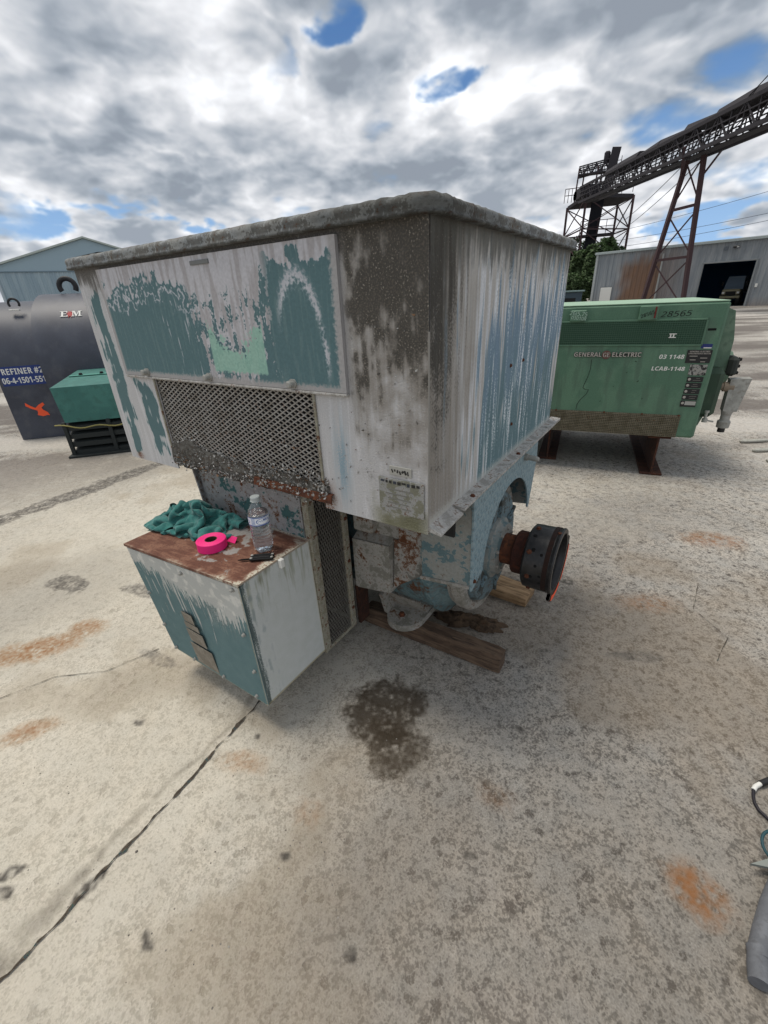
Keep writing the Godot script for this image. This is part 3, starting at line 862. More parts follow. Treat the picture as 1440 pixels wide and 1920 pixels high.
func joint(p: Array, half: float, m: Material, sd: int) -> void:
	var f := noise(sd, 9.0, 4)
	var g := Geo.new()
	var pts := []
	for i in p.size() - 1:
		for k in 14: pts.append((p[i] as Vector2).lerp(p[i + 1], k / 14.0))
	var l := []; var r := []
	for i in pts.size():
		var d: Vector2 = (pts[mini(i + 1, pts.size() - 1)] - pts[maxi(i - 1, 0)]).normalized()
		var q := Vector2(-d.y, d.x)
		var c: Vector2 = pts[i] + q * f.get_noise_2d(pts[i].x, pts[i].y) * half * 1.2
		var w1 := half * clampf(0.6 + f.get_noise_2d(pts[i].x * 2.0 + 9.0, pts[i].y * 2.0) * 2.2, 0.05, 2.2)
		var w2 := half * clampf(0.6 + f.get_noise_2d(pts[i].x * 2.0, pts[i].y * 2.0 + 7.0) * 2.2, 0.05, 2.2)
		l.append(Vector3(c.x + q.x * w1, 0.004, c.y + q.y * w1)); r.append(Vector3(c.x - q.x * w2, 0.004, c.y - q.y * w2))
	for i in pts.size() - 1: g.face(l[i], r[i], r[i + 1], l[i + 1], Vector3.UP)
	tag(obj("ground_joint", g, m), "", "", "", "structure")


# ---------------------------------------------------------------- the weathered motor
func expanded(g: Geo, o: Vector3, rx: Vector3, uy: Vector3, cw: float, ch: float, strand: float, th: float) -> void:
	# zigzag strands that touch at every second corner make diamonds
	var w := rx.length(); var h := uy.length()
	var x := rx.normalized(); var y := uy.normalized(); var z := x.cross(y)
	for j in int(2.0 * h / ch) + 1:
		for i in int(2.0 * w / cw):
			if (i + j) % 2: continue
			for s in [-1, 1]:
				var a := Vector2(i * cw / 2.0, j * ch / 2.0); var b := Vector2((i + 1) * cw / 2.0, (j + s) * ch / 2.0)
				if b.x > w or b.y > h or b.y < 0.0: continue
				var pa := o + x * a.x + y * a.y; var pb := o + x * b.x + y * b.y
				var q := z.cross((pb - pa).normalized()) * strand / 2.0
				var tilt := z * th * 0.5
				g.quad(pa - q, pb - q, pb + q + tilt, pa + q + tilt)
				g.quad(pa + q + tilt, pb + q + tilt, pb + q - z * th, pa + q - z * th)
				g.quad(pa - q - z * th, pb - q - z * th, pb - q, pa - q)


func bolt(at: Vector3, axis: Vector3, r: float, len_: float, m: Material, parent: Node, seg := 6, called := "bolt") -> void:
	var y := axis.normalized()
	var x := Vector3(0, 0, 1) if absf(y.z) < 0.9 else Vector3(1, 0, 0)
	x = (x - y * x.dot(y)).normalized()
	var g := Geo.new()
	g.lathe([Vector2(0, r * 1.35), Vector2(len_ * 0.25, r * 1.35), Vector2(len_ * 0.25, r), Vector2(len_ * 0.85, r), Vector2(len_, r * 0.7), Vector2(len_, 0.0)], seg)
	var o := obj(called, g, m, parent)
	o.transform = Transform3D(Basis(x, y, x.cross(y)), at)


func motor() -> void:
	var t := thing("weathered_motor", "big weathered electric motor with peeling teal paint and box-like upper housing", "electric motor", MOTOR_AT, MOTOR_TURN)
	var AX := Basis(Vector3(0, 1, 0), Vector3(1, 0, 0), Vector3(0, 0, -1))    # turns a lathe onto the shaft
	# ---- upper housing
	var hs := Node3D.new()
	hs.name = "housing"
	t.add_child(hs)
	var fm := mat(Color.WHITE, 0.92, 0.0, front_skin(), 0.0, 0.11)
	var g := Geo.new()
	var fx := [-0.77, -0.457, 0.244, 0.57]
	var fy := [0.78, 0.828, 1.10, 1.44]
	for j in 3:
		for i in 3:
			if i == 1 and j == 1: continue
			var x0: float = fx[i]; var x1: float = fx[i + 1]; var y0: float = fy[j]; var y1: float = fy[j + 1]
			if j == 0 and i == 1: y0 = 0.812
			var r := Rect2((x0 + 0.77) / 1.34, (1.44 - y1) / 0.66, (x1 - x0) / 1.34, (y1 - y0) / 0.66)
			g.quad(Vector3(x0, y0, 0.635), Vector3(x1, y0, 0.635), Vector3(x1, y1, 0.635), Vector3(x0, y1, 0.635), r)
			g.quad(Vector3(x1, y0, 0.631), Vector3(x0, y0, 0.631), Vector3(x0, y1, 0.631), Vector3(x1, y1, 0.631), r)
			if j == 0: g.quad(Vector3(x0, y0, 0.631), Vector3(x1, y0, 0.631), Vector3(x1, y0, 0.635), Vector3(x0, y0, 0.635), r)
	for e in [[-0.457, 0.828, -0.457, 1.10, Vector3(1, 0, 0)], [0.244, 0.828, 0.244, 1.10, Vector3(-1, 0, 0)], [-0.457, 0.828, 0.244, 0.828, Vector3(0, 1, 0)], [-0.457, 1.10, 0.244, 1.10, Vector3(0, -1, 0)]]:
		g.face_uv(Vector3(e[0], e[1], 0.631), Vector3(e[2], e[3], 0.631), Vector3(e[2], e[3], 0.635), Vector3(e[0], e[1], 0.635), e[4], Rect2(0.45, 0.9, 0.02, 0.02))
	obj("front_wall", g, fm, hs)
	var rm := mat(Color.WHITE, 0.9, 0.0, right_skin(), 0.0, 0.16)
	g = Geo.new()
	g.slab(Vector3(0.57, 0.80, 0.631), Vector3(0, 0, -1.111), Vector3(0, 0.64, 0), 0.004)
	obj("drive_end_wall", g, rm, hs)
	g = Geo.new()
	g.slab(Vector3(-0.77, 0.78, -0.48), Vector3(0, 0, 1.111), Vector3(0, 0.66, 0), 0.004)
	obj("far_end_wall", g, rm, hs)
	g = Geo.new()
	g.slab(Vector3(0.566, 0.78, -0.484), Vector3(-1.336, 0, 0), Vector3(0, 0.66, 0), 0.004)
	obj("back_wall", g, rm, hs)
	# corner weld bead and the folded edge of the front sheet
	g = Geo.new()
	g.box(Vector3(0.5705, 1.02, 0.6350), Vector3(0.0035, 0.44, 0.0035), 0.001)
	obj("corner_bead", g, mat(Color(0.55, 0.54, 0.52), 0.9), hs)
	# added panel: stands for the dark inside and stops light leaking in
	part_box("added_dark_panel", Vector3(-0.10, 1.02, 0.44), Vector3(1.31, 0.70, 0.01), M.dark, hs)
	lid(t)
	# ---- access cover
	g = Geo.new()
	g.slab(Vector3(-0.611, 1.107, 0.646), Vector3(0.971, 0, 0), Vector3(0, 0.317, 0), 0.010)
	var cv := obj("access_cover", g, mat(Color.WHITE, 0.85, 0.0, cover_skin(), 0.0, 0.12), t)
	for x in [-0.468, -0.142, 0.192]: bolt(Vector3(x, 1.121, 0.646), Vector3(0, 0, 1), 0.0095, 0.022, M.bolt, cv, 6)
	part_box("cover_lip", Vector3(-0.1255, 1.1025, 0.6415), Vector3(0.972, 0.007, 0.013), M.flange, cv, 0.002)
	part_box("cover_slot", Vector3(-0.085, 1.407, 0.6475), Vector3(0.075, 0.010, 0.004), mat(Color(0.45, 0.46, 0.46), 0.9), cv, 0.001)
	# ---- intake screen and what has piled up below it
	g = Geo.new()
	expanded(g, Vector3(-0.457, 0.815, 0.6285), Vector3(0.701, 0, 0), Vector3(0, 0.31, 0), 0.0262, 0.0148, 0.0037, 0.002)
	tag(obj("intake_screen", g, M.screen, t), "", "", "", "stuff")
	g = Geo.new()
	for x in [-0.460, 0.247]: part_box("screen_frame", Vector3(x, 0.965, 0.6375), Vector3(0.008, 0.27, 0.005), M.post, t, 0.001)
	g = Geo.new()
	g.slab(Vector3(-0.03, 0.806, 0.652), Vector3(0.31, 0, 0), Vector3(0, 0.022, -0.004), 0.004)
	g.slab(Vector3(-0.03, 0.828, 0.648), Vector3(0.31, 0, 0), Vector3(0, 0.002, -0.012), 0.002)
	obj("rusty_lip", g, M.rust, t)
	flakes(t)
	# ---- name plates low on the corner
	var np := Node3D.new()
	np.name = "name_plate"
	t.add_child(np)
	part_box("plate_sheet", Vector3(0.4965, 0.866, 0.637), Vector3(0.128, 0.092, 0.003), mat(Color.WHITE, 0.6, 0.1, casting_skin(321, Color(0.60, 0.605, 0.60), Color(0.48, 0.48, 0.42), 0.47, 0.30), 6.0, 0.05), np, 0.001)
	for k in 5:
		part_box("engraved_line", Vector3(0.49 + rng.randf_range(-0.008, 0.008), 0.884 - k * 0.012, 0.6388), Vector3(rng.randf_range(0.05, 0.1), 0.003, 0.0008), mat(Color(0.46, 0.46, 0.44), 0.9), np, 0.0)
	for k in 9:
		var hgt := rng.randf_range(0.004, 0.009)
		part_box("worn_print", Vector3(0.443 + k * 0.0125 + rng.randf_range(-0.002, 0.002), 0.906 - hgt / 2.0, 0.6389), Vector3(rng.randf_range(0.005, 0.012), hgt, 0.0009), M.black_plate if k % 3 else mat(Color(0.2, 0.22, 0.26), 0.8), np, 0.0)
	var sp := part_box("small_plate", Vector3(0.496, 0.9335, 0.6368), Vector3(0.062, 0.024, 0.003), M.tin, t, 0.001)
	for k in 7:
		part_box("worn_print", Vector3(-0.022 + k * 0.0072, rng.randf_range(-0.004, 0.004), 0.0018), Vector3(rng.randf_range(0.003, 0.006), rng.randf_range(0.004, 0.013), 0.0006), M.black_plate, sp, 0.0, Basis(Vector3(0, 0, 1), rng.randf_range(-0.5, 0.5)))
	# ---- flange along the foot of the drive end wall
	g = Geo.new()
	g.hexa([Vector3(0.566, 0.795, 0.50), Vector3(0.606, 0.795, 0.50), Vector3(0.606, 0.795, -0.53), Vector3(0.566, 0.795, -0.53), Vector3(0.566, 0.806, 0.50), Vector3(0.606, 0.803, 0.50), Vector3(0.606, 0.803, -0.53), Vector3(0.566, 0.806, -0.53)])
	g.hexa([Vector3(0.566, 0.790, 0.634), Vector3(0.600, 0.778, 0.625), Vector3(0.604, 0.786, 0.502), Vector3(0.566, 0.794, 0.502), Vector3(0.566, 0.804, 0.634), Vector3(0.600, 0.783, 0.625), Vector3(0.604, 0.791, 0.502), Vector3(0.566, 0.804, 0.502)])
	var fl := obj("bottom_flange", g, M.flange, t)
	for z in [0.42, 0.02, -0.35]: bolt(Vector3(0.594, 0.8035, z), Vector3(0, 1, 0), 0.006, 0.006, M.rust if z > 0.0 else M.bolt, fl)
	for z in [[0.111, 1.107], [-0.009, 1.108], [0.055, 0.915]]: bolt(Vector3(0.570, z[1], z[0]), Vector3(1, 0, 0), 0.0045, 0.005, M.rust, hs, 8, "wall_bolt")
	# ---- pedestal under the housing, on the side of the terminal box
	var pd := Node3D.new()
	pd.name = "pedestal"
	t.add_child(pd)
	g = Geo.new()
	g.slab(Vector3(-0.435, 0.11, 0.57), Vector3(0.508, 0, 0), Vector3(0, 0.72, 0), 0.005)
	obj("front_panel", g, M.wall, pd)
	g = Geo.new()
	g.slab(Vector3(-0.440, 0.11, 0.10), Vector3(0, 0, 0.47), Vector3(0, 0.70, 0), 0.005)
	g.slab(Vector3(-0.455, 0.58, 0.50), Vector3(0.03, 0, 0.09), Vector3(-0.035, 0.24, 0), 0.005)
	obj("left_panel", g, M.wall, pd)
	part_box("inner_panel", Vector3(-0.17, 0.46, 0.36), Vector3(0.52, 0.68, 0.006), M.dark, pd)
	part_box("floor_panel", Vector3(-0.17, 0.112, 0.47), Vector3(0.52, 0.006, 0.19), M.dark, pd)
	var dr := Node3D.new()
	dr.name = "screen_door"
	t.add_child(dr)
	part_box("door_post", Vector3(0.089, 0.46, 0.553), Vector3(0.026, 0.70, 0.034), M.post, dr, 0.003)
	part_box("door_post", Vector3(0.089, 0.455, 0.389), Vector3(0.026, 0.70, 0.030), M.post, dr, 0.003)
	part_box("door_rail", Vector3(0.088, 0.108, 0.47), Vector3(0.026, 0.014, 0.196), M.post, dr, 0.002)
	for y in [0.20, 0.42, 0.60, 0.72]: bolt(Vector3(0.102, y, 0.389), Vector3(1, 0, 0), 0.006, 0.005, M.rust, dr, 8, "door_screw")
	g = Geo.new()
	expanded(g, Vector3(0.094, 0.115, 0.404), Vector3(0, 0.69, 0), Vector3(0, 0, 0.132), 0.0262, 0.0122, 0.0034, 0.0018)
	tag(obj("door_screen", g, mat(Color(0.70, 0.69, 0.67), 0.85, 0.0, [M.screen.albedo_texture], 6.0), dr), "", "", "", "stuff")
	# ---- frame castings between door and drive end
	g = Geo.new()
	g.hexa([Vector3(0.105, 0.285, 0.12), Vector3(0.105, 0.285, 0.362), Vector3(0.268, 0.312, 0.362), Vector3(0.268, 0.312, 0.12), Vector3(0.105, 0.505, 0.12), Vector3(0.105, 0.505, 0.362), Vector3(0.268, 0.515, 0.362), Vector3(0.268, 0.515, 0.12)])
	g.hexa([Vector3(0.105, 0.506, 0.12), Vector3(0.105, 0.506, 0.355), Vector3(0.268, 0.516, 0.355), Vector3(0.268, 0.516, 0.12), Vector3(0.105, 0.53, 0.12), Vector3(0.105, 0.53, 0.315), Vector3(0.268, 0.54, 0.315), Vector3(0.268, 0.54, 0.12)])
	obj("frame_side", g, M.casting, t)
	g = Geo.new()
	g.hexa([Vector3(0.272, 0.33, 0.12), Vector3(0.272, 0.33, 0.345), Vector3(0.392, 0.42, 0.335), Vector3(0.392, 0.42, 0.12), Vector3(0.272, 0.53, 0.12), Vector3(0.272, 0.53, 0.33), Vector3(0.392, 0.56, 0.33), Vector3(0.392, 0.56, 0.12)])
	g.box(Vector3(0.345, 0.66, 0.325), Vector3(0.10, 0.26, 0.03), 0.004)
	obj("frame_shoulder", g, M.casting_rusty, t)
	g = Geo.new()
	g.box(Vector3(0.25, 0.66, 0.318), Vector3(0.29, 0.26, 0.012), 0.0)
	g.box(Vector3(0.150, 0.635, 0.335), Vector3(0.085, 0.19, 0.04), 0.006)
	obj("bracket", g, M.casting, t)
	# bell housing side next to the end plate
	g = Geo.new()
	g.hexa([Vector3(0.394, 0.425, 0.330), Vector3(0.394, 0.425, 0.345), Vector3(0.570, 0.445, 0.345), Vector3(0.570, 0.445, 0.330), Vector3(0.394, 0.79, 0.343), Vector3(0.394, 0.79, 0.358), Vector3(0.570, 0.79, 0.358), Vector3(0.570, 0.79, 0.343)])
	g.hexa([Vector3(0.380, 0.40, -0.30), Vector3(0.380, 0.40, 0.33), Vector3(0.394, 0.40, 0.33), Vector3(0.394, 0.40, -0.30), Vector3(0.380, 0.79, -0.30), Vector3(0.380, 0.79, 0.345), Vector3(0.394, 0.79, 0.345), Vector3(0.394, 0.79, -0.30)])
	g.hexa([Vector3(0.394, 0.46, -0.30), Vector3(0.394, 0.46, -0.288), Vector3(0.570, 0.48, -0.288), Vector3(0.570, 0.48, -0.30), Vector3(0.394, 0.79, -0.30), Vector3(0.394, 0.79, -0.288), Vector3(0.570, 0.79, -0.288), Vector3(0.570, 0.79, -0.30)])
	var bell := obj("bell_side", g, M.blue_casting, t)
	part_box("bell_lower_edge", Vector3(0.478, 0.428, 0.343), Vector3(0.185, 0.014, 0.016), M.casting, bell, 0.003, Basis(Vector3(0, 0, 1), 0.11))
	# end plate with the arch for the bearing
	var poly := PackedVector2Array([Vector2(-0.362, 0.794), Vector2(-0.347, 0.425), Vector2(-0.335, 0.425)])
	for k in 25:
		var a := PI - (PI - 0.12) * k / 24.0
		poly.append(Vector2(cos(a) * 0.25, 0.455 + sin(a) * 0.235))
	poly.append_array(PackedVector2Array([Vector2(0.262, 0.478), Vector2(0.313, 0.68), Vector2(0.300, 0.794)]))
	g = Geo.new()
	g.prism(poly, 0.0, 0.006, Transform3D(Basis(Vector3(0, 0, -1), Vector3(0, 1, 0), Vector3(1, 0, 0)), Vector3(0.5715, 0, 0)))
	var ep := obj("end_plate", g, M.blue_plate, t)
	bolt(Vector3(0.577, 0.455, 0.327), Vector3(1, 0, 0), 0.006, 0.008, M.rust, ep)
	bolt(Vector3(0.577, 0.70, -0.27), Vector3(1, 0, 0), 0.005, 0.004, M.dark, ep)
	bolt(Vector3(0.577, 0.745, -0.13), Vector3(1, 0, 0.15), 0.010, 0.055, M.grey_metal, ep, 10, "stud")
	g = Geo.new()
	g.lathe([Vector2(0.0, 0.10), Vector2(0.0, 0.255), Vector2(0.02, 0.258), Vector2(0.07, 0.25)], 40, Transform3D(AX, Vector3(0.572, 0.43, 0)), false)
	# ---- stator barrel, end bell and bearing
	g = Geo.new()
	g.lathe([Vector2(-0.46, 0.0), Vector2(-0.46, 0.29), Vector2(-0.44, 0.305), Vector2(0.36, 0.305), Vector2(0.38, 0.310), Vector2(0.40, 0.310), Vector2(0.42, 0.28), Vector2(0.46, 0.25)], 56, Transform3D(AX, Vector3(0, 0.405, 0)))
	obj("stator_barrel", g, mat(Color.WHITE, 0.8, 0.0, casting_skin(331, Color(0.34, 0.45, 0.475), Color(0.44, 0.52, 0.53), 0.42, 0.40), 2.4, 0.1), t)
	g = Geo.new()
	g.lathe([Vector2(0.40, 0.25), Vector2(0.455, 0.262), Vector2(0.470, 0.270), Vector2(0.505, 0.270), Vector2(0.515, 0.262), Vector2(0.515, 0.235), Vector2(0.505, 0.228)], 64, Transform3D(AX, Vector3(0, 0.405, 0)))
	var eb := obj("end_bell", g, M.casting, t)
	var dish_m := mat(Color.WHITE, 0.95, 0.0, casting_skin(336, Color(0.42, 0.505, 0.535), Color(0.29, 0.30, 0.285), 0.47, 0.30), 3.0, 0.10)
	g = Geo.new()
	g.lathe([Vector2(0.505, 0.228), Vector2(0.532, 0.218), Vector2(0.540, 0.200), Vector2(0.535, 0.12)], 64, Transform3D(AX, Vector3(0, 0.405, 0)))
	obj("bell_dish", g, dish_m, eb)
	g = Geo.new()
	g.lathe([Vector2(0.534, 0.125), Vector2(0.548, 0.122), Vector2(0.552, 0.108), Vector2(0.562, 0.104), Vector2(0.568, 0.102), Vector2(0.570, 0.07), Vector2(0.570, 0.0)], 64, Transform3D(AX, Vector3(0, 0.405, 0)))
	obj("bearing_housing", g, M.blue_casting, eb)
	for k in 8:
		var a := TAU * k / 8.0 + 0.3
		bolt(Vector3(0.5685, 0.405 + sin(a) * 0.085, cos(a) * 0.085), Vector3(1, 0, 0), 0.006, 0.008, M.casting, eb)
	for k in 6:
		var a := TAU * k / 6.0 + 0.5
		part_box("bell_rib", Vector3(0.540, 0.405 + sin(a) * 0.17, cos(a) * 0.17), Vector3(0.022, 0.075, 0.012), dish_m, eb, 0.003, Basis(Vector3(1, 0, 0), PI / 2.0 - a))
	# ---- shaft and coupling hub
	g = Geo.new()
	g.lathe([Vector2(0.565, 0.0), Vector2(0.565, 0.060), Vector2(0.625, 0.060)], 40, Transform3D(AX, Vector3(0, 0.41, 0)))
	obj("shaft", g, M.rust, t)
	var hub := Node3D.new()
	hub.name = "coupling_hub"
	hub.position.x = -0.033
	t.add_child(hub)
	g = Geo.new()
	g.lathe([Vector2(0.650, 0.0), Vector2(0.650, 0.078), Vector2(0.656, 0.084), Vector2(0.705, 0.084)], 44, Transform3D(AX, Vector3(0, 0.41, 0)))
	obj("hub_boss", g, mat(Color(0.72, 0.62, 0.62), 0.9, 0.0, [M.rust.albedo_texture, M.rust.heightmap_texture], 4.0, 0.25), hub)
	g = Geo.new()
	g.lathe([Vector2(0.700, 0.080), Vector2(0.700, 0.110), Vector2(0.708, 0.121), Vector2(0.770, 0.123), Vector2(0.796, 0.123), Vector2(0.806, 0.127), Vector2(0.811, 0.124), Vector2(0.811, 0.108), Vector2(0.790, 0.104), Vector2(0.735, 0.100), Vector2(0.730, 0.0)], 64, Transform3D(AX, Vector3(0, 0.41, 0)))
	obj("hub_sleeve", g, M.black_iron, hub)
	g = Geo.new()
	g.lathe([Vector2(0.778, 0.122), Vector2(0.778, 0.1255), Vector2(0.794, 0.1255), Vector2(0.794, 0.122)], 64, Transform3D(AX, Vector3(0, 0.41, 0)), false, -2.2, 1.25)
	obj("tan_band", g, M.tan, hub)
	g = Geo.new()
	g.lathe([Vector2(0.800, 0.122), Vector2(0.800, 0.146), Vector2(0.803, 0.150), Vector2(0.8085, 0.150), Vector2(0.8115, 0.146), Vector2(0.8115, 0.122)], 40, Transform3D(AX, Vector3(0, 0.41, 0)), false, 1.3, 3.9)
	obj("hub_lip", g, M.black_iron, hub)
	g = Geo.new()
	g.lathe([Vector2(0.7985, 0.143), Vector2(0.801, 0.1515), Vector2(0.810, 0.1520), Vector2(0.8130, 0.148), Vector2(0.8130, 0.126)], 30, Transform3D(AX, Vector3(0, 0.41, 0)), false, 2.75, 3.7)
	obj("orange_paint", g, M.orange, hub)
	g = Geo.new()
	g.lathe([Vector2(0.7985, 0.143), Vector2(0.801, 0.1515), Vector2(0.810, 0.1520), Vector2(0.8130, 0.148), Vector2(0.8130, 0.133)], 16, Transform3D(AX, Vector3(0, 0.41, 0)), false, 1.55, 2.6)
	obj("orange_paint", g, M.orange, hub)
	for e in [[0.735, 0.45], [0.765, 0.35], [0.752, 0.0], [0.742, -0.38], [0.77, -0.30], [0.772, -0.55], [0.725, 0.9]]:
		var a: float = e[1] + 0.25
		bolt(Vector3(e[0], 0.41 + sin(a) * 0.1215, cos(a) * 0.1215), Vector3(0, sin(a), cos(a)), 0.0055, 0.0016, M.hole, hub, 12, "bolt_hole")
	for e in [[0.722, 0.62], [0.728, -0.15], [0.725, 1.5], [0.80, 1.45], [0.728, -0.9]]:
		var a: float = e[1]
		bolt(Vector3(e[0], 0.41 + sin(a) * 0.121, cos(a) * 0.121), Vector3(0, sin(a), cos(a)), 0.007, 0.007, M.rust, hub, 10, "set_screw")
	# ---- foot
	poly = PackedVector2Array()
	for k in 17:
		var a := PI + PI * k / 16.0
		poly.append(Vector2(0.243 + cos(a) * 0.082, -0.205 + sin(a) * 0.095))
	poly.append(Vector2(0.325, -0.06)); poly.append(Vector2(0.161, -0.06))
	g = Geo.new()
	g.prism(poly, 0.0755, 0.104, Transform3D(Basis(Vector3(1, 0, 0), Vector3(0, 0, -1), Vector3(0, 1, 0)), Vector3.ZERO))
	g.hexa([Vector3(0.161, 0.104, 0.10), Vector3(0.161, 0.104, 0.255), Vector3(0.176, 0.104, 0.255), Vector3(0.176, 0.104, 0.10), Vector3(0.161, 0.27, 0.10), Vector3(0.161, 0.22, 0.29), Vector3(0.176, 0.22, 0.29), Vector3(0.176, 0.27, 0.10)])
	g.hexa([Vector3(0.176, 0.104, 0.10), Vector3(0.176, 0.104, 0.19), Vector3(0.32, 0.104, 0.17), Vector3(0.32, 0.104, 0.10), Vector3(0.176, 0.20, 0.10), Vector3(0.176, 0.225, 0.262), Vector3(0.32, 0.21, 0.245), Vector3(0.32, 0.20, 0.10)])
	var ft := obj("foot", g, M.casting, t)
	bolt(Vector3(0.235, 0.104, 0.235), Vector3(0, 1, 0), 0.011, 0.014, M.rust, ft)
	g = Geo.new()
	g.hexa([Vector3(0.10, 0.1, 0.30), Vector3(0.10, 0.1, 0.36), Vector3(0.113, 0.1, 0.36), Vector3(0.113, 0.1, 0.30), Vector3(0.10, 0.29, 0.30), Vector3(0.10, 0.29, 0.365), Vector3(0.115, 0.29, 0.365), Vector3(0.115, 0.29, 0.30)])
	obj("rusty_strip", g, mat(Color(0.62, 0.58, 0.56), 0.95, 0.0, [M.rust.albedo_texture], 5.0), t)
	# feet on the side away from view
	part_box("foot", Vector3(0.243, 0.085, -0.24), Vector3(0.17, 0.02, 0.16), M.casting_rusty, t)
	part_box("foot", Vector3(-0.3, 0.085, -0.24), Vector3(0.17, 0.02, 0.16), M.casting_rusty, t)
	terminal_box(t)


func terminal_box(t: Node3D) -> void:
	var b := Node3D.new()
	b.name = "terminal_box"
	t.add_child(b)
	var TL := Vector3(-0.441, 0.60, 0.894); var TR := Vector3(0.090, 0.60, 0.858); var BR := Vector3(0.100, 0.12, 0.858); var BL := Vector3(-0.420, 0.12, 0.858)
	var kTL := Vector3(-0.441, 0.60, 0.572); var kTR := Vector3(0.090, 0.60, 0.572); var kBR := Vector3(0.100, 0.12, 0.572); var kBL := Vector3(-0.420, 0.12, 0.572)
	var g := Geo.new()
	g.quad(BR, kBR, kTR, TR)
	obj("side_panel", g, mat(Color.WHITE, 0.7, 0.0, box_side_skin(), 0.0, 0.1), b)
	g = Geo.new()
	g.quad(kBL, BL, TL, kTL); g.quad(BL, kBL, kBR, BR); g.quad(kBR, kBL, kTL, kTR)
	obj("box_shell", g, M.wall, b)
	g = Geo.new()
	var up := Vector3(0, 0.003, 0)
	var o1 := TL + Vector3(-0.003, 0, 0.008); var o2 := TR + Vector3(0.003, 0, 0.008); var o3 := kTR + Vector3(0.003, 0, 0); var o4 := kTL + Vector3(-0.003, 0, 0)
	g.quad(o1 + up, o2 + up, o3 + up, o4 + up)
	g.face_uv(o1 - up * 2.0, o2 - up * 2.0, o2 + up, o1 + up, Vector3(0, 0, 1), Rect2(0, 0.97, 1, 0.02))
	g.face_uv(o2 - up, o3 - up, o3 + up, o2 + up, Vector3(1, 0, 0), Rect2(0.98, 0, 0.01, 1))
	g.face_uv(o4 - up, o1 - up, o1 + up, o4 + up, Vector3(-1, 0, 0), Rect2(0.01, 0, 0.01, 1))
	obj("box_top", g, mat(Color.WHITE, 0.85, 0.0, box_top_skin(), 0.0, 0.3), b)
	# front cover
	var n := (BR - BL).cross(TL - BL).normalized()
	g = Geo.new()
	var th := n * 0.004
	var cTL := TL + Vector3(0.002, -0.012, 0); var cTR := TR + Vector3(-0.002, -0.012, 0)
	g.quad(BL + th, BR + th, cTR + th, cTL + th)
	g.face_uv(BL, BR, BR + th, BL + th, Vector3(0, -1, 0), Rect2(0, 0.98, 1, 0.01)); g.face_uv(cTL, cTR, cTR + th, cTL + th, Vector3(0, 1, 0), Rect2(0, 0.01, 1, 0.01))
	g.face_uv(BR, cTR, cTR + th, BR + th, Vector3(1, 0, 0), Rect2(0.98, 0, 0.01, 1)); g.face_uv(BL, cTL, cTL + th, BL + th, Vector3(-1, 0, 0), Rect2(0.0, 0, 0.01, 1))
	obj("front_cover", g, mat(Color.WHITE, 0.75, 0.0, box_front_skin(), 0.0, 0.15), b)
	var on := func(x: float, y: float, off: float) -> Vector3:
		var v := (y - 0.12) / 0.48
		var l := BL.lerp(TL, v); var r := BR.lerp(TR, v)
		return l.lerp(r, clampf((x - l.x) / (r.x - l.x), 0.0, 1.0)) + n * (0.004 + off)
	for e in [[-0.17, 0.563], [0.06, 0.575], [-0.42, 0.40], [-0.412, 0.25], [-0.40, 0.135], [-0.285, 0.133], [-0.118, 0.135], [0.052, 0.14], [0.072, 0.262], [0.064, 0.41]]:
		bolt(on.call(e[0], e[1], 0.0), n, 0.0052, 0.009, M.bolt, b, 6)
	var pb := Basis((BR - BL).normalized(), n.cross((BR - BL).normalized()), n)
	var pm := mat(Color.WHITE, 0.7, 0.0, worn_skin(341, Color(0.47, 0.445, 0.405), Color(0.54, 0.52, 0.48), Color(0.42, 0.39, 0.345), 0.6), 4.0)
	for e in [[-0.226, 0.357, 0.058, 0.044], [-0.221, 0.318, 0.078, 0.028], [-0.216, 0.2685, 0.092, 0.062], [-0.207, 0.180, 0.122, 0.104]]:
		var pl := part_box("label_plate", on.call(e[0], e[1], 0.001), Vector3(e[2], e[3], 0.0009), pm, b, 0.0003, pb)
		pl.set_meta("label", "worn brown metal label plate")
	part_box("latch_block", Vector3(0.099, 0.588, 0.706), Vector3(0.014, 0.030, 0.016), M.white, b, 0.002)


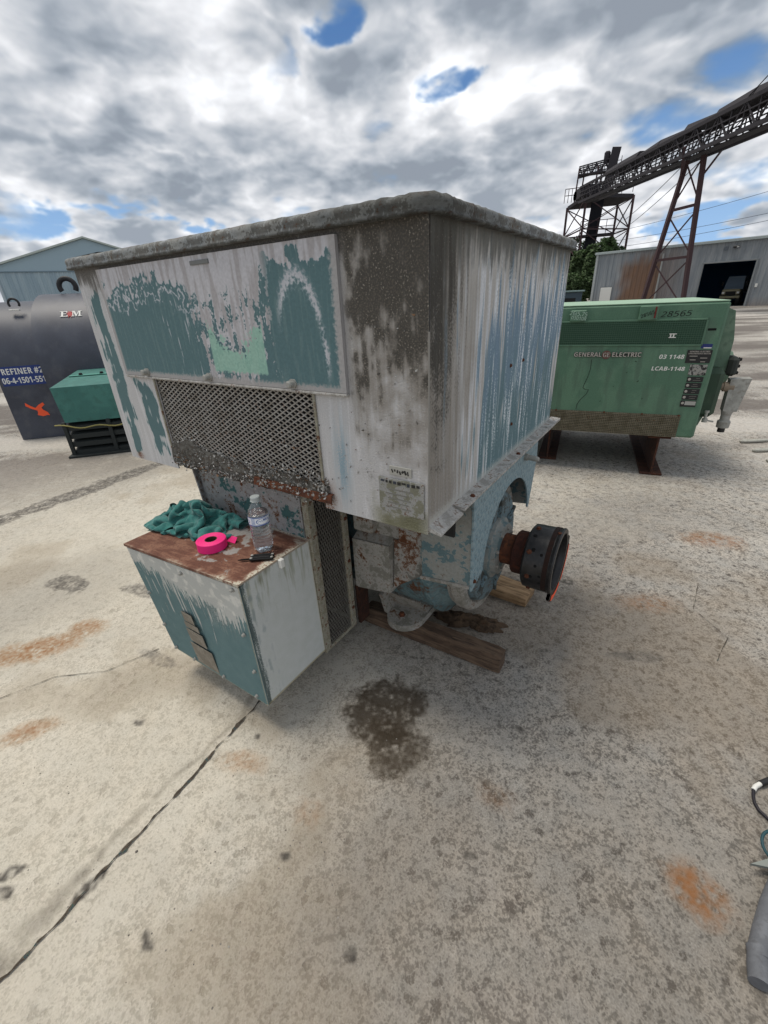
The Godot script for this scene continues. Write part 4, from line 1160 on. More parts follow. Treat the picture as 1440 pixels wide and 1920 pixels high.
func lid(t: Node3D) -> void:
	var f := noise(351, 9.0, 4); var f2 := noise(352, 38.0, 2)
	var x0 := -0.790; var x1 := 0.590; var z0 := -0.500; var z1 := 0.655
	var per := []
	var r := 0.055
	for c in [[x1 - r, z1 - r, 0.0], [x0 + r * 0.4, z1 - r * 0.4, 90.0], [x0 + r * 0.4, z0 + r * 0.4, 180.0], [x1 - r * 0.4, z0 + r * 0.4, 270.0]]:
		var rad := r if c[2] == 0.0 else r * 0.4
		for k in 7:
			var a := deg_to_rad(c[2] + 15.0 * k)
			per.append([Vector3(c[0] + cos(a) * rad, 0, c[1] + sin(a) * rad), Vector3(cos(a), 0, sin(a))])
	var fine := []
	for i in per.size():
		var a: Array = per[i]; var b: Array = per[(i + 1) % per.size()]
		var steps := maxi(1, int((b[0] - a[0]).length() / 0.012))
		for k in steps: fine.append([a[0].lerp(b[0], float(k) / steps), (a[1] as Vector3).lerp(b[1], float(k) / steps)])
	fine.append(fine[0])
	var prof := [[-0.03, 1.432], [0.0, 1.430], [0.002, 1.438], [-0.001, 1.443], [-0.001, 1.452], [0.0, 1.462], [0.0, 1.471], [-0.004, 1.480], [-0.012, 1.486], [-0.03, 1.489], [-0.06, 1.490], [-0.2, 1.494]]
	var pts := []; var cs := []
	for j in range(prof.size() - 1, -1, -1):
		for q in fine:
			var p: Vector3 = q[0] + q[1] * prof[j][0]
			p.y = 1.434 + (prof[j][1] - 1.430) * 0.60
			var rough := 0.0 if j < 2 or j == prof.size() - 1 else f.get_noise_3dv(p) * 0.0010 + f2.get_noise_3dv(p) * 0.0010
			# the heavy crust on the corner that stands nearest
			rough += smoothstep(0.35, 0.0, (p - Vector3(0.57, 1.47, 0.63)).length()) * (f2.get_noise_3dv(p * 1.3) * 0.0022) if j >= 2 else 0.0
			pts.append(p + q[1] * rough + Vector3(0, rough * (1.2 if j > 6 else 0.2), 0))
			# dark lichen on the near corner, paler and bluish towards the far left
			var dk := smoothstep(0.55, 0.0, (p - Vector3(0.57, 1.47, 0.63)).length() + f.get_noise_3dv(p * 2.0) * 0.15)
			var col := Color(0.92, 0.96, 1.0).lerp(Color(1.0, 1.0, 0.98), smoothstep(-0.3, 0.3, f.get_noise_3dv(p * 1.5))).lerp(Color(0.30, 0.30, 0.28), dk * 0.85)
			if j < 3: col = col.lerp(Color(0.30, 0.31, 0.31), 0.6)  # shadow line of the rim painted into its lower edge
			cs.append(col)
	var g := Geo.new()
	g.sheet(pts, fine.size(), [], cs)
	for i in fine.size() - 1:
		g.face3(pts[i], pts[i + 1], Vector3(-0.1, 1.479, 0), Vector3.UP)
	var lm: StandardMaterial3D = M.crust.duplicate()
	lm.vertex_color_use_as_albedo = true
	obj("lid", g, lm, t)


func flakes(t: Node3D) -> void:
	var mesh_ := Geo.new()
	mesh_.tri(Vector3(-1, 0, -0.4), Vector3(-0.1, 0.15, 0.8), Vector3(0.8, 0.1, -0.2)); mesh_.tri(Vector3(-0.1, 0.15, 0.8), Vector3(1.1, -0.1, 0.6), Vector3(0.8, 0.1, -0.2)); mesh_.tri(Vector3(-1, 0, -0.4), Vector3(0.8, 0.1, -0.2), Vector3(-0.1, -0.25, 0.1)); mesh_.tri(Vector3(-0.1, 0.15, 0.8), Vector3(-1, 0, -0.4), Vector3(-0.1, -0.25, 0.1))
	var mm := MultiMesh.new()
	mm.transform_format = MultiMesh.TRANSFORM_3D
	mm.use_colors = true
	mm.mesh = mesh_.mesh()
	mm.instance_count = 2300
	var nn := noise(361, 4.0, 3)
	for i in 2300:
		var x := rng.randf_range(-0.46, 0.265)
		var pile := 0.028 + 0.03 * (nn.get_noise_1d(x) + 0.5) + 0.03 * smoothstep(0.0, -0.35, x)
		var p: Vector3
		if i < 1600:
			var h := pow(rng.randf(), 1.6)
			p = Vector3(x, 0.806 + pile * h * 1.3, 0.635 + (1.0 - h) * rng.randf_range(-0.006, 0.026) - 0.004)
			if x > -0.05: p.y += 0.012; p.z += 0.004
		elif i < 1850:
			p = Vector3(x, rng.randf_range(0.79, 0.815), rng.randf_range(0.60, 0.655))
		elif i < 2080:
			p = Vector3(minf(x, 0.065), rng.randf_range(0.62, 0.80), 0.5715)
		elif i < 2220:
			p = Vector3(x, rng.randf_range(0.84, 1.02), 0.6355)
		else:
			p = Vector3(rng.randf_range(0.27, 0.55), rng.randf_range(0.79, 1.3), 0.6365)
		var s := rng.randf_range(0.0022, 0.0062) * (0.75 if i > 1850 else 1.0)
		var b := Basis.from_euler(Vector3(rng.randf() * TAU, rng.randf() * TAU, rng.randf() * TAU)).scaled(Vector3.ONE * s)
		mm.set_instance_transform(i, Transform3D(b, p))
		var v := rng.randf()
		var c := Color(0.58, 0.58, 0.56) if v > 0.76 else Color(0.34, 0.335, 0.32) if v > 0.3 else Color(0.13, 0.12, 0.105) if v > 0.12 else Color(0.20, 0.12, 0.07)
		mm.set_instance_color(i, c.darkened(rng.randf() * 0.25))
	var o := MultiMeshInstance3D.new()
	o.name = "paint_flakes"
	o.multimesh = mm
	var m := mat(Color.WHITE, 1.0)
	m.vertex_color_use_as_albedo = true
	o.material_override = m
	t.add_child(o)
	o.set_meta("kind", "stuff")
	o.set_meta("label", "grey and white paint flakes piled under the intake screen")
	# the matted dirt that the flakes sit in
	var f := noise(371, 14.0, 4)
	var pts := []
	var cols := 90
	for j in 10:
		for i in cols:
			var x := lerpf(-0.46, 0.268, float(i) / (cols - 1)); var k := j / 9.0
			var pile := 0.026 + 0.026 * (nn.get_noise_1d(x) + 0.5) + 0.032 * smoothstep(0.0, -0.35, x)
			var bulge := sin(k * PI) * 0.004 + f.get_noise_2d(x, k * 0.1) * 0.005
			pts.append(Vector3(x, 0.800 + (1.0 - k) * pile * 1.25 + f.get_noise_2d(x + 5.0, k * 0.08) * 0.008, 0.634 + bulge * (1.0 if j > 0 else 0.2) + k * 0.008))
	for i in cols:
		pts.append(Vector3(lerpf(-0.46, 0.268, float(i) / (cols - 1)), 0.800, 0.60))
	var g := Geo.new()
	g.sheet(pts, cols)
	obj("matted_dirt", g, mat(Color(0.72, 0.70, 0.67), 1.0, 0.0, [M.crust.albedo_texture, M.crust.heightmap_texture], 14.0, 0.25), t)


# ---------------------------------------------------------------- things on the terminal box
# a towel let fall in a heap: a net of points whose sides keep their length, pushed together and left to settle on the plane y = 0
func crumpled(n: int, side: float, squeeze: Vector2, steps: int, sd: int) -> Array:
	var f := noise(sd, 2.3, 2); var f2 := noise(sd + 1, 9.0, 2)
	var p := PackedVector3Array(); var old := PackedVector3Array()
	var rest := side / (n - 1)
	for j in n:
		for i in n:
			var u := float(i) / (n - 1) - 0.5; var v := float(j) / (n - 1) - 0.5
			var x := u * side * squeeze.x + f.get_noise_2d(u * 1.2, v * 1.2) * 0.05; var z := v * side * squeeze.y + f.get_noise_2d(u * 1.2 + 7.0, v * 1.2) * 0.05
			var r := Vector2(u, v).length() * 2.0
			p.append(Vector3(x, 0.04 + 0.10 * maxf(0.0, 1.0 - r * r * 1.5) + 0.055 * f.get_noise_2d(u * 1.9, v * 1.9 + 4.0) + 0.015 * f2.get_noise_2d(u, v), z))
	old = p.duplicate()
	var link := []
	for e in [[1, 0, 1.0, 1.0], [0, 1, 1.0, 1.0], [1, 1, 1.41421, 0.5], [1, -1, 1.41421, 0.5], [2, 0, 2.0, 0.4], [0, 2, 2.0, 0.4]]: link.append(e)
	for s in steps:
		for k in p.size():
			var q := p[k]
			var v := (q - old[k]) * 0.90
			if q.y < 0.006: v *= 0.25
			old[k] = q
			q += v + Vector3(0, -0.00022, 0)
			p[k] = q
		for e in link:
			var di: int = e[0]; var dj: int = e[1]
			var want: float = rest * e[2]; var stiff: float = e[3] * 0.5
			for j in range(maxi(0, -dj), n - maxi(0, dj)):
				for i in n - di:
					var a := j * n + i; var b := (j + dj) * n + i + di
					var d := p[b] - p[a]
					var l := d.length()
					if l < 0.00001: continue
					if e[2] == 2.0 and l > want: continue
					d *= stiff * (l - want) / l
					p[a] += d; p[b] -= d
		for k in p.size():
			if p[k].y < 0.004: p[k] = Vector3(p[k].x, 0.004, p[k].z)
	return Array(p)


# the same net drawn finer
func finer(p: Array, n: int, m: int) -> Array:
	var out := []
	for j in m:
		for i in m:
			var u := float(i) / (m - 1) * (n - 1); var v := float(j) / (m - 1) * (n - 1)
			var i1 := mini(int(u), n - 2); var j1 := mini(int(v), n - 2)
			var col := []
			for dj in [-1, 0, 1, 2]:
				var row := clampi(j1 + dj, 0, n - 1) * n
				var a: Vector3 = p[row + i1]; var b: Vector3 = p[row + i1 + 1]
				col.append(a.cubic_interpolate(b, p[row + maxi(i1 - 1, 0)], p[row + mini(i1 + 2, n - 1)], u - i1))
			out.append((col[1] as Vector3).cubic_interpolate(col[2], col[0], col[3], v - j1))
	return out


func on_the_box() -> void:
	var T := Transform3D(Basis(Vector3.UP, MOTOR_TURN), MOTOR_AT)
	var top := 0.6035
	# towel
	var tw := thing("towel", "crumpled teal towel heaped on top of the rusty terminal box", "towel", T * Vector3(-0.335, top - 0.003, 0.690), MOTOR_TURN + 0.12)
	var cloth := worn_skin(401, Color(0.16, 0.40, 0.39), Color(0.21, 0.47, 0.45), Color(0.34, 0.52, 0.49), 0.6)
	var tm := mat(Color.WHITE, 1.0, 0.0, cloth, 7.0, 0.35)
	tm.rim_enabled = true
	tm.rim = 0.5
	tm.rim_tint = 0.6
	var net := crumpled(40, 0.54, Vector2(0.535, 0.29), 46, 9)
	var g := Geo.new()
	var pts: Array
	g.sheet(finer(net, 40, 130), 130)
	obj("cloth", g, tm, tw)
	# flagging tape
	var tp := thing("flagging_tape", "roll of bright pink flagging tape lying on the rusty box", "tape roll", T * Vector3(-0.150, top, 0.765), 0.0)
	var pink := mat(Color(0.93, 0.14, 0.50), 0.6)
	g = Geo.new()
	var tpr := [Vector2(0.001, 0.0195), Vector2(0.0, 0.045), Vector2(0.001, 0.0465), Vector2(0.029, 0.0465), Vector2(0.030, 0.0455)]
	for k in 13: tpr.append(Vector2(0.030 + (0.0006 if k % 2 else 0.0), 0.0445 - k * 0.00205))
	tpr.append(Vector2(0.030, 0.0195))
	g.lathe(tpr, 56)
	obj("tape_roll", g, pink, tp)
	g = Geo.new()
	g.lathe([Vector2(0.030, 0.0195), Vector2(0.030, 0.0175), Vector2(0.001, 0.0175)], 40)
	g.lathe([Vector2(0.001, 0.0), Vector2(0.001, 0.0175)], 40)
	obj("cardboard_core", g, mat(Color(0.30, 0.21, 0.15), 0.95), tp)
	g = Geo.new()
	g.slab(Vector3(0.0, 0.002, -0.0468), Vector3(0.058, -0.001, 0.010), Vector3(0.002, 0.015, -0.016), 0.0008)
	var tail := obj("tape_tail", g, pink, tp)
	tail.rotation.y = -0.35
	# water bottle
	var bt := thing("water_bottle", "clear plastic water bottle with blue and white label, partly full", "bottle", T * Vector3(0.012, top, 0.690), 0.0)
	var pr := [Vector2(0.006, 0.004), Vector2(0.001, 0.020), Vector2(0.003, 0.027), Vector2(0.010, 0.0315), Vector2(0.022, 0.0325)]
	for k in 6:
		pr.append(Vector2(0.026 + k * 0.013, 0.0325)); pr.append(Vector2(0.0305 + k * 0.013, 0.0305)); pr.append(Vector2(0.035 + k * 0.013, 0.0325))
	pr.append_array([Vector2(0.106, 0.0322), Vector2(0.137, 0.0322), Vector2(0.145, 0.0318), Vector2(0.155, 0.028), Vector2(0.166, 0.0205), Vector2(0.176, 0.0145), Vector2(0.181, 0.0125), Vector2(0.184, 0.0125)])
	var pet := mat(Color(0.95, 0.97, 1.0, 0.06), 0.03)
	pet.transparency = BaseMaterial3D.TRANSPARENCY_ALPHA
	g = Geo.new()
	g.lathe(pr, 44, Transform3D(), true)
	# the petal foot of the bottle
	for i in g.v.size():
		var q := g.v[i]
		if q.y < 0.030:
			var k := (1.0 - q.y / 0.030) * 0.20 * pow(absf(cos(atan2(q.z, q.x) * 2.5)), 2.0)
			g.v[i] = Vector3(q.x * (1.0 - k), q.y, q.z * (1.0 - k))
	bt.scale = Vector3(0.97, 0.93, 0.97)
	obj("shell", g, pet, bt)
	var wt := mat(Color(0.93, 0.96, 0.98, 0.0), 0.02)
	wt.refraction_enabled = true
	wt.refraction_scale = 0.033
	g = Geo.new()
	var wp := [Vector2(0.003, 0.0)]
	for q in pr:
		if q.x < 0.140: wp.append(Vector2(maxf(q.x, 0.003), q.y - 0.0009))
	wp.append(Vector2(0.146, 0.0302)); wp.append(Vector2(0.146, 0.0))
	g.lathe(wp, 44, Transform3D(), true)
	for i in g.v.size():
		var q := g.v[i]
		if q.y < 0.030:
			var k := (1.0 - q.y / 0.030) * 0.20 * pow(absf(cos(atan2(q.z, q.x) * 2.5)), 2.0)
			g.v[i] = Vector3(q.x * (1.0 - k), q.y, q.z * (1.0 - k))
		if q.y > 0.1455: g.n[i] = Vector3.UP
	obj("water", g, wt, bt)
	var lb := skin(420, 120, func(_i: int, x: int, y: int) -> Color:
		var u := fmod(x / 140.0, 1.0); var v := y / 120.0
		var c := Color(0.88, 0.90, 0.93)
		c = c.lerp(Color(0.20, 0.33, 0.62), smoothstep(0.10, 0.04, v) + smoothstep(0.86, 0.93, v))
		var d := sqrt(pow((u - 0.42) / 0.33, 2.0) + pow((v - 0.5) / 0.36, 2.0))
		c = c.lerp(Color(0.19, 0.33, 0.63), smoothstep(0.08, 0.04, absf(d - 0.95)))
		if d < 0.9: c = Color(0.92, 0.94, 0.96).lerp(Color(0.30, 0.43, 0.68), smoothstep(0.05, 0.02, absf(v - 0.45 - 0.05 * sin(u * 60.0))) * 0.75)
		if u > 0.8: c = c.lerp(Color(0.25, 0.38, 0.66), 0.75 * (0.5 + 0.5 * signf(sin(v * 42.0))))
		if d < 0.7 and v < 0.4 and u < 0.42: c = Color(0.16, 0.29, 0.60)
		return c, false)
	g = Geo.new()
	g.lathe([Vector2(0.107, 0.0328), Vector2(0.137, 0.0328)], 44)
	obj("label_band", g, mat(Color.WHITE, 0.4, 0.0, lb), bt)
	g = Geo.new()
	g.lathe([Vector2(0.184, 0.0155), Vector2(0.1855, 0.0165), Vector2(0.187, 0.0150), Vector2(0.198, 0.0148), Vector2(0.200, 0.0135), Vector2(0.200, 0.0)], 36)
	obj("bottle_cap", g, mat(Color(0.66, 0.69, 0.69), 0.35), bt)
	# multi-tool
	var ml := thing("folding_multi_tool", "black folding multi-tool with a blade out beside the water bottle", "multi-tool", T * Vector3(0.050, top, 0.735), MOTOR_TURN + deg_to_rad(38.0))
	var bk := mat(Color(0.035, 0.035, 0.038), 0.45, 0.3)
	for s in [-1.0, 1.0]:
		part_box("handle", Vector3(0.0, 0.0065, s * 0.0085), Vector3(0.072, 0.010, 0.0125), bk, ml, 0.003)
		part_box("handle_rail", Vector3(0.0, 0.0125, s * 0.0085), Vector3(0.050, 0.003, 0.004), mat(Color(0.09, 0.09, 0.09), 0.5), ml, 0.001)
		for e in [-0.031, 0.031]: bolt(Vector3(e, 0.0112, s * 0.0085), Vector3.UP, 0.0033, 0.002, M.tin, ml, 10, "rivet")
	var bp := PackedVector2Array([Vector2(-0.036, -0.004), Vector2(-0.036, 0.004), Vector2(-0.062, 0.004), Vector2(-0.072, -0.002), Vector2(-0.062, -0.004)])
	g = Geo.new()
	g.prism(bp, 0.005, 0.0065, Transform3D(Basis(Vector3(1, 0, 0), Vector3(0, 0, -1), Vector3(0, 1, 0)), Vector3(0, 0, 0.004)))
	obj("blade", g, mat(Color(0.12, 0.12, 0.125), 0.35, 0.6), ml)


# ---------------------------------------------------------------- timbers and splinters under the motor
func beam(g: Geo, length_: float, w: float, h: float, cham: float, sd: int) -> void:
	# a worn square timber along x, from 0 to length_
	var f := noise(sd, 7.0, 3)
	var ring := []
	for c in [[0.5, 0.0, 1, 1], [0.5, 1.0, 1, -1], [-0.5, 1.0, -1, -1], [-0.5, 0.0, -1, 1]]:
		var zz: float = c[0] * w; var yy: float = c[1] * h
		if c[1] == 0.0: ring.append(Vector2(zz - c[2] * cham * 0.4, 0.0)); ring.append(Vector2(zz, cham * 0.4))
		else: ring.append(Vector2(zz, yy - cham)); ring.append(Vector2(zz - c[2] * cham, yy))
	var order := [0, 1, 2, 3, 5, 4, 7, 6]
	var n := 24
	var loops := []
	for i in n + 1:
		var l := []
		for k in 8:
			var q: Vector2 = ring[order[k]]
			var x := length_ * i / n
			var e := f.get_noise_3d(x, q.x * 3.0, q.y * 3.0) * 0.004
			if i == 0 or i == n: e -= 0.003
			l.append(Vector3(x + (f.get_noise_2d(q.x * 9.0, q.y * 9.0) * 0.004 if i == n else 0.0), maxf(q.y + (e if q.y > 0.01 else 0.0), 0.0), q.x + e * signf(q.x)))
		loops.append(l)
	for i in n:
		for k in 8: g.face(loops[i][k], loops[i][(k + 1) % 8], loops[i + 1][(k + 1) % 8], loops[i + 1][k], Vector3(0, loops[i][k].y + loops[i][(k + 1) % 8].y - h, loops[i][k].z + loops[i][(k + 1) % 8].z))
	for e in [0, n]:
		var c := Vector3()
		for q in loops[e]: c += q / 8.0
		for k in 8: g.face3(c, loops[e][k], loops[e][(k + 1) % 8], Vector3(1.0 if e == n else -1.0, 0, 0))


func timbers() -> void:
	var T := Transform3D(Basis(Vector3.UP, MOTOR_TURN), MOTOR_AT)
	var g := Geo.new()
	beam(g, 0.62, 0.080, 0.075, 0.012, 411)
	var a := obj("timber_block", g, M.wood, self)
	a.position = T * Vector3(0.045, 0.001, 0.214)
	a.rotation.y = MOTOR_TURN + 0.02
	tag(a, "dark squared timber lying under the round front foot of the weathered motor", "timber", "timbers under the weathered motor")
	g = Geo.new()
	beam(g, 0.75, 0.125, 0.046, 0.004, 412)
	var b := obj("timber_block", g, M.wood_pale, self)
	b.position = T * Vector3(-0.115, 0.001, -0.300)
	b.rotation.y = MOTOR_TURN - 0.05
	tag(b, "paler flat plank sticking out below the coupling hub", "timber", "timbers under the weathered motor")
	# rotten wood between them
	var f := noise(421, 6.0, 4); var f2 := noise(422, 30.0, 3)
	g = Geo.new()
	var pts := []
	var cols := 61
	for j in 26:
		for i in cols:
			var an := TAU * i / (cols - 1); var k := j / 25.0
			var R := 0.105 + 0.05 * f.get_noise_2d(cos(an) * 0.4, sin(an) * 0.4) + 0.035 * cos(an * 2.0 + 0.3)
			var x := cos(an) * R * k * 1.15; var z := sin(an) * R * k * 0.62
			var y := pow(1.0 - k * k, 0.5) * (0.024 + 0.022 * f.get_noise_2d(x * 1.4, z * 4.5) + 0.010 * f2.get_noise_2d(x * 0.6, z * 2.0))
			pts.append(Vector3(x, maxf(y, 0.0005), z))
	g.sheet(pts, cols)
	var r := obj("rotten_wood", g, mat(Color.WHITE, 1.0, 0.0, casting_skin(423, Color(0.38, 0.31, 0.24), Color(0.25, 0.20, 0.155), 0.48, 0.3), 6.0, 0.5), self)
	r.position = T * Vector3(0.455, 0.001, 0.02)
	r.rotation.y = MOTOR_TURN + 0.15
	tag(r, "crumbling piece of rotten wood on the concrete between the two timbers", "rotten wood")


# ---------------------------------------------------------------- green motor on steel beams
func green_motor() -> void:
	var at := Vector3(2.0124, 0, -3.5893)
	var turn := -0.42586
	var t := thing("green_motor", "long green boxy motor on steel beams with mesh vents and name plates", "electric motor", at, turn)
	var F := 0.471
	var g := Geo.new()
	g.box(Vector3(-0.46, 0.757, -0.12), Vector3(1.875, 0.893, F * 2.0 + 0.24), 0.014)
	obj("casing", g, M.green, t)
	part_box("top_sheet", Vector3(-0.46, 1.2055, -0.12), Vector3(1.86, 0.006, F * 2.0 + 0.23), M.green_top, t, 0.002)
	# upper vent: wire cloth over a sunk panel
	var wire := func(x0: float, x1: float, y0: float, y1: float, step: float, w: float, z: float) -> Geo:
		var q := Geo.new()
		for k in int((x1 - x0) / step) + 1: q.box(Vector3(x0 + k * step, (y0 + y1) / 2.0, z), Vector3(w, y1 - y0, w))
		for k in int((y1 - y0) / step) + 1: q.box(Vector3((x0 + x1) / 2.0, y0 + k * step, z + w * 0.6), Vector3(x1 - x0, w, w))
		return q
	part_box("vent_panel", Vector3(-0.48, 1.022, F + 0.001), Vector3(1.70, 0.152, 0.004), mat(Color(0.235, 0.345, 0.28), 0.9), t, 0.001)
	tag(obj("vent_screen", wire.call(-1.33, 0.366, 0.949, 1.095, 0.0135, 0.0030, F + 0.006), mat(Color(0.27, 0.395, 0.32), 0.8), t), "", "", "", "stuff")
	g = Geo.new()
	for e in [[Vector3(-0.48, 1.101, F + 0.004), Vector3(1.72, 0.012, 0.010)], [Vector3(-0.48, 0.943, F + 0.004), Vector3(1.72, 0.012, 0.010)], [Vector3(0.374, 1.022, F + 0.004), Vector3(0.012, 0.17, 0.010)]]: g.box(e[0], e[1], 0.002)
	obj("vent_frame", g, M.green, t)
	part_box("vent_mark", Vector3(0.186, 1.003, F + 0.010), Vector3(0.008, 0.022, 0.002), M.white, t, 0.0)
	part_box("vent_mark", Vector3(0.203, 1.003, F + 0.010), Vector3(0.008, 0.022, 0.002), M.white, t, 0.0)
	part_box("vent_mark", Vector3(0.197, 1.014, F + 0.0125), Vector3(0.042, 0.005, 0.002), M.white, t, 0.0)
	part_box("vent_mark", Vector3(0.197, 0.992, F + 0.0125), Vector3(0.042, 0.005, 0.002), M.white, t, 0.0)
	# lower screen, bleached and rusty
	var g2 := mat(Color(0.88, 0.86, 0.78), 0.95, 0.0, casting_skin(431, Color(0.60, 0.585, 0.545), Color(0.50, 0.48, 0.43), 0.5, 0.30), 3.0)
	part_box("lower_panel", Vector3(-0.435, 0.393, F + 0.001), Vector3(1.60, 0.160, 0.004), mat(Color(0.70, 0.69, 0.66), 0.95, 0.0, [g2.albedo_texture], 3.0), t, 0.001)
	tag(obj("lower_screen", wire.call(-1.23, 0.362, 0.315, 0.472, 0.0125, 0.0030, F + 0.0065), g2, t), "", "", "", "stuff")
	for x in [-0.47, -0.13, 0.12, 0.35]: bolt(Vector3(x, 0.471, F + 0.008), Vector3(0, 0, 1), 0.006, 0.006, M.rust, t)
	# lifting lugs along the top
	for e in [[-0.405, 1.140, 0.104, 0.075], [0.028, 1.147, 0.112, 0.09], [-0.84, 1.14, 0.104, 0.08]]:
		var l := part_box("lug_block", Vector3(e[0], e[1], F + 0.014), Vector3(e[2], e[3], 0.030), M.green, t, 0.006)
		l.set_meta("label", "green lifting lug block with faded markings")
	var pale := mat(Color(0.66, 0.76, 0.70), 0.8)
	text("chalk_number", "26J5.75", 0.026, Vector3(-0.405, 1.155, F + 0.030), pale, t, Basis(Vector3(0, 0, 1), -0.12), false)
	text("chalk_number", "03010R", 0.022, Vector3(-0.40, 1.126, F + 0.030), pale, t, Basis(Vector3(0, 0, 1), -0.12), false)
	var ink := mat(Color(0.055, 0.085, 0.07), 0.8)
	text("marker_number", "28565", 0.022, Vector3(0.022, 1.140, F + 0.030), ink, t, Basis(Vector3(0, 0, 1), 0.35), false)
	text("marker_number", "28565", 0.034, Vector3(0.192, 1.137, F + 0.0005), ink, t, Basis(Vector3(0, 0, 1), 0.03) * Basis(Vector3(1.35, 0, 0), Vector3(0.25, 1, 0), Vector3(0, 0, 1)), false)
	part_box("red_mark", Vector3(0.066, 1.150, F + 0.0297), Vector3(0.010, 0.07, 0.002), mat(Color(0.40, 0.14, 0.11), 0.8), t, 0.0)
	# maker's lettering and its round emblem
	var iron := mat(Color(0.17, 0.16, 0.155), 0.7)
	var face := mat(Color(0.66, 0.64, 0.61), 0.6)
	part_box("letter_strip", Vector3(-0.306, 0.879, F + 0.002), Vector3(0.166, 0.010, 0.004), iron, t, 0.001)
	part_box("letter_strip", Vector3(-0.056, 0.879, F + 0.002), Vector3(0.164, 0.010, 0.004), iron, t, 0.001)
	text("maker_lettering", "GENERAL", 0.030, Vector3(-0.3065, 0.880, F + 0.005), iron, t, Basis.from_scale(Vector3(1.02, 1.10, 1)), true, false, 0.006)
	text("maker_lettering", "GENERAL", 0.030, Vector3(-0.3065, 0.881, F + 0.0085), face, t, Basis.from_scale(Vector3(1.0, 0.98, 1)), true, false, 0.002)
	text("maker_lettering", "ELECTRIC", 0.030, Vector3(-0.0555, 0.880, F + 0.005), iron, t, Basis.from_scale(Vector3(1.02, 1.10, 1)), true, false, 0.006)
	text("maker_lettering", "ELECTRIC", 0.030, Vector3(-0.0555, 0.881, F + 0.0085), face, t, Basis.from_scale(Vector3(1.0, 0.98, 1)), true, false, 0.002)
	var RZ := Basis(Vector3(1, 0, 0), Vector3(0, 0, 1), Vector3(0, -1, 0))
	g = Geo.new()
	g.lathe([Vector2(0, 0.029), Vector2(0.006, 0.029), Vector2(0.008, 0.027), Vector2(0.008, 0.024), Vector2(0.005, 0.023), Vector2(0.005, 0.0)], 32, Transform3D(RZ, Vector3(-0.183, 0.879, F)))
	var em := obj("emblem", g, mat(Color(0.40, 0.28, 0.25), 0.7), t)
	text("emblem_letters", "GE", 0.030, Vector3(-0.183, 0.879, F + 0.0065), face, em, Basis.from_scale(Vector3(0.8, 1, 1)), true, true, 0.003)
	# stencilled numbers
	text("stencil_number", "03 1148", 0.027, Vector3(0.223, 0.867, F + 0.0005), M.white, t, Basis(Vector3(1.12, 0, 0), Vector3(0.13, 1, 0), Vector3(0, 0, 1)))
	text("stencil_number", "LCAB-1148", 0.026, Vector3(0.217, 0.789, F + 0.0005), M.white, t, Basis(Vector3(1.12, 0, 0), Vector3(0.13, 1, 0), Vector3(0, 0, 1)))
	# plates
	part_box("handle_slot", Vector3(0.412, 1.038, F + 0.001), Vector3(0.046, 0.014, 0.004), M.hole, t, 0.002)
	part_box("blue_sticker", Vector3(0.407, 0.936, F + 0.001), Vector3(0.062, 0.026, 0.003), mat(Color(0.10, 0.16, 0.42), 0.5), t, 0.0)
	part_box("sticker_band", Vector3(0.413, 0.925, F + 0.003), Vector3(0.044, 0.006, 0.001), M.white, t, 0.0)
	var big := part_box("rating_plate", Vector3(0.377, 0.870, F + 0.002), Vector3(0.140, 0.083, 0.005), M.black_plate, t, 0.001)
	text("plate_text", "GENERAL ELECTRIC", 0.009, Vector3(0, 0.032, 0.003), face, big, Basis(), true, false, 0.001)
	text("plate_text", "SYNCHRONOUS MOTOR", 0.008, Vector3(0, 0.019, 0.003), face, big, Basis(), true, false, 0.001)
	for k in 4:
		part_box("plate_line", Vector3(-0.03 + (k % 2) * 0.06, 0.003 - k * 0.012, 0.0028), Vector3(0.045 - 0.006 * k, 0.004, 0.0006), face, big, 0.0)
	part_box("mottled_plate", Vector3(0.392, 0.784, F + 0.002), Vector3(0.100, 0.070, 0.004), mat(Color.WHITE, 0.6, 0.0, casting_skin(441, Color(0.62, 0.62, 0.60), Color(0.12, 0.12, 0.12), 0.46, 0.3), 9.0), t, 0.001)
	for k in 5:
		var pl := part_box("small_plate", Vector3(0.391 - k * 0.001, 0.722 - k * 0.0405, F + 0.002), Vector3(0.092, 0.034, 0.004), M.black_plate, t, 0.001)
		g = Geo.new()
		g.lathe([Vector2(0, 0.0), Vector2(0.001, 0.009), Vector2(0.0015, 0.0)], 12, Transform3D(RZ, Vector3(-0.033, 0, 0.002)))
		obj("plate_seal", g, face, pl)
		if k == 4: part_box("paper_tag", Vector3(0.012, 0.0, 0.0026), Vector3(0.064, 0.026, 0.001), M.tin, pl, 0.0)
		else:
			for q in 2: part_box("plate_line", Vector3(0.012 + rng.randf_range(-0.006, 0.006), 0.007 - q * 0.013, 0.0025), Vector3(rng.randf_range(0.02, 0.045), 0.004, 0.0006), mat(Color(0.40, 0.39, 0.37), 0.7), pl, 0.0)
	part_box("small_plate", Vector3(0.388, 0.541, F + 0.002), Vector3(0.092, 0.012, 0.004), M.black_plate, t, 0.001)
	# a crack and runs in the paint
	var pts := []
	for e in [[-0.274, 0.846], [-0.272, 0.78], [-0.282, 0.72], [-0.300, 0.66], [-0.303, 0.645], [-0.285, 0.632], [-0.262, 0.632], [-0.272, 0.60], [-0.305, 0.56], [-0.326, 0.52], [-0.328, 0.482]]: pts.append(Vector3(e[0], e[1], F + 0.0006))
	g = Geo.new()
	g.tube(pts, 0.0016, 5)
	obj("paint_crack", g, ink, t)
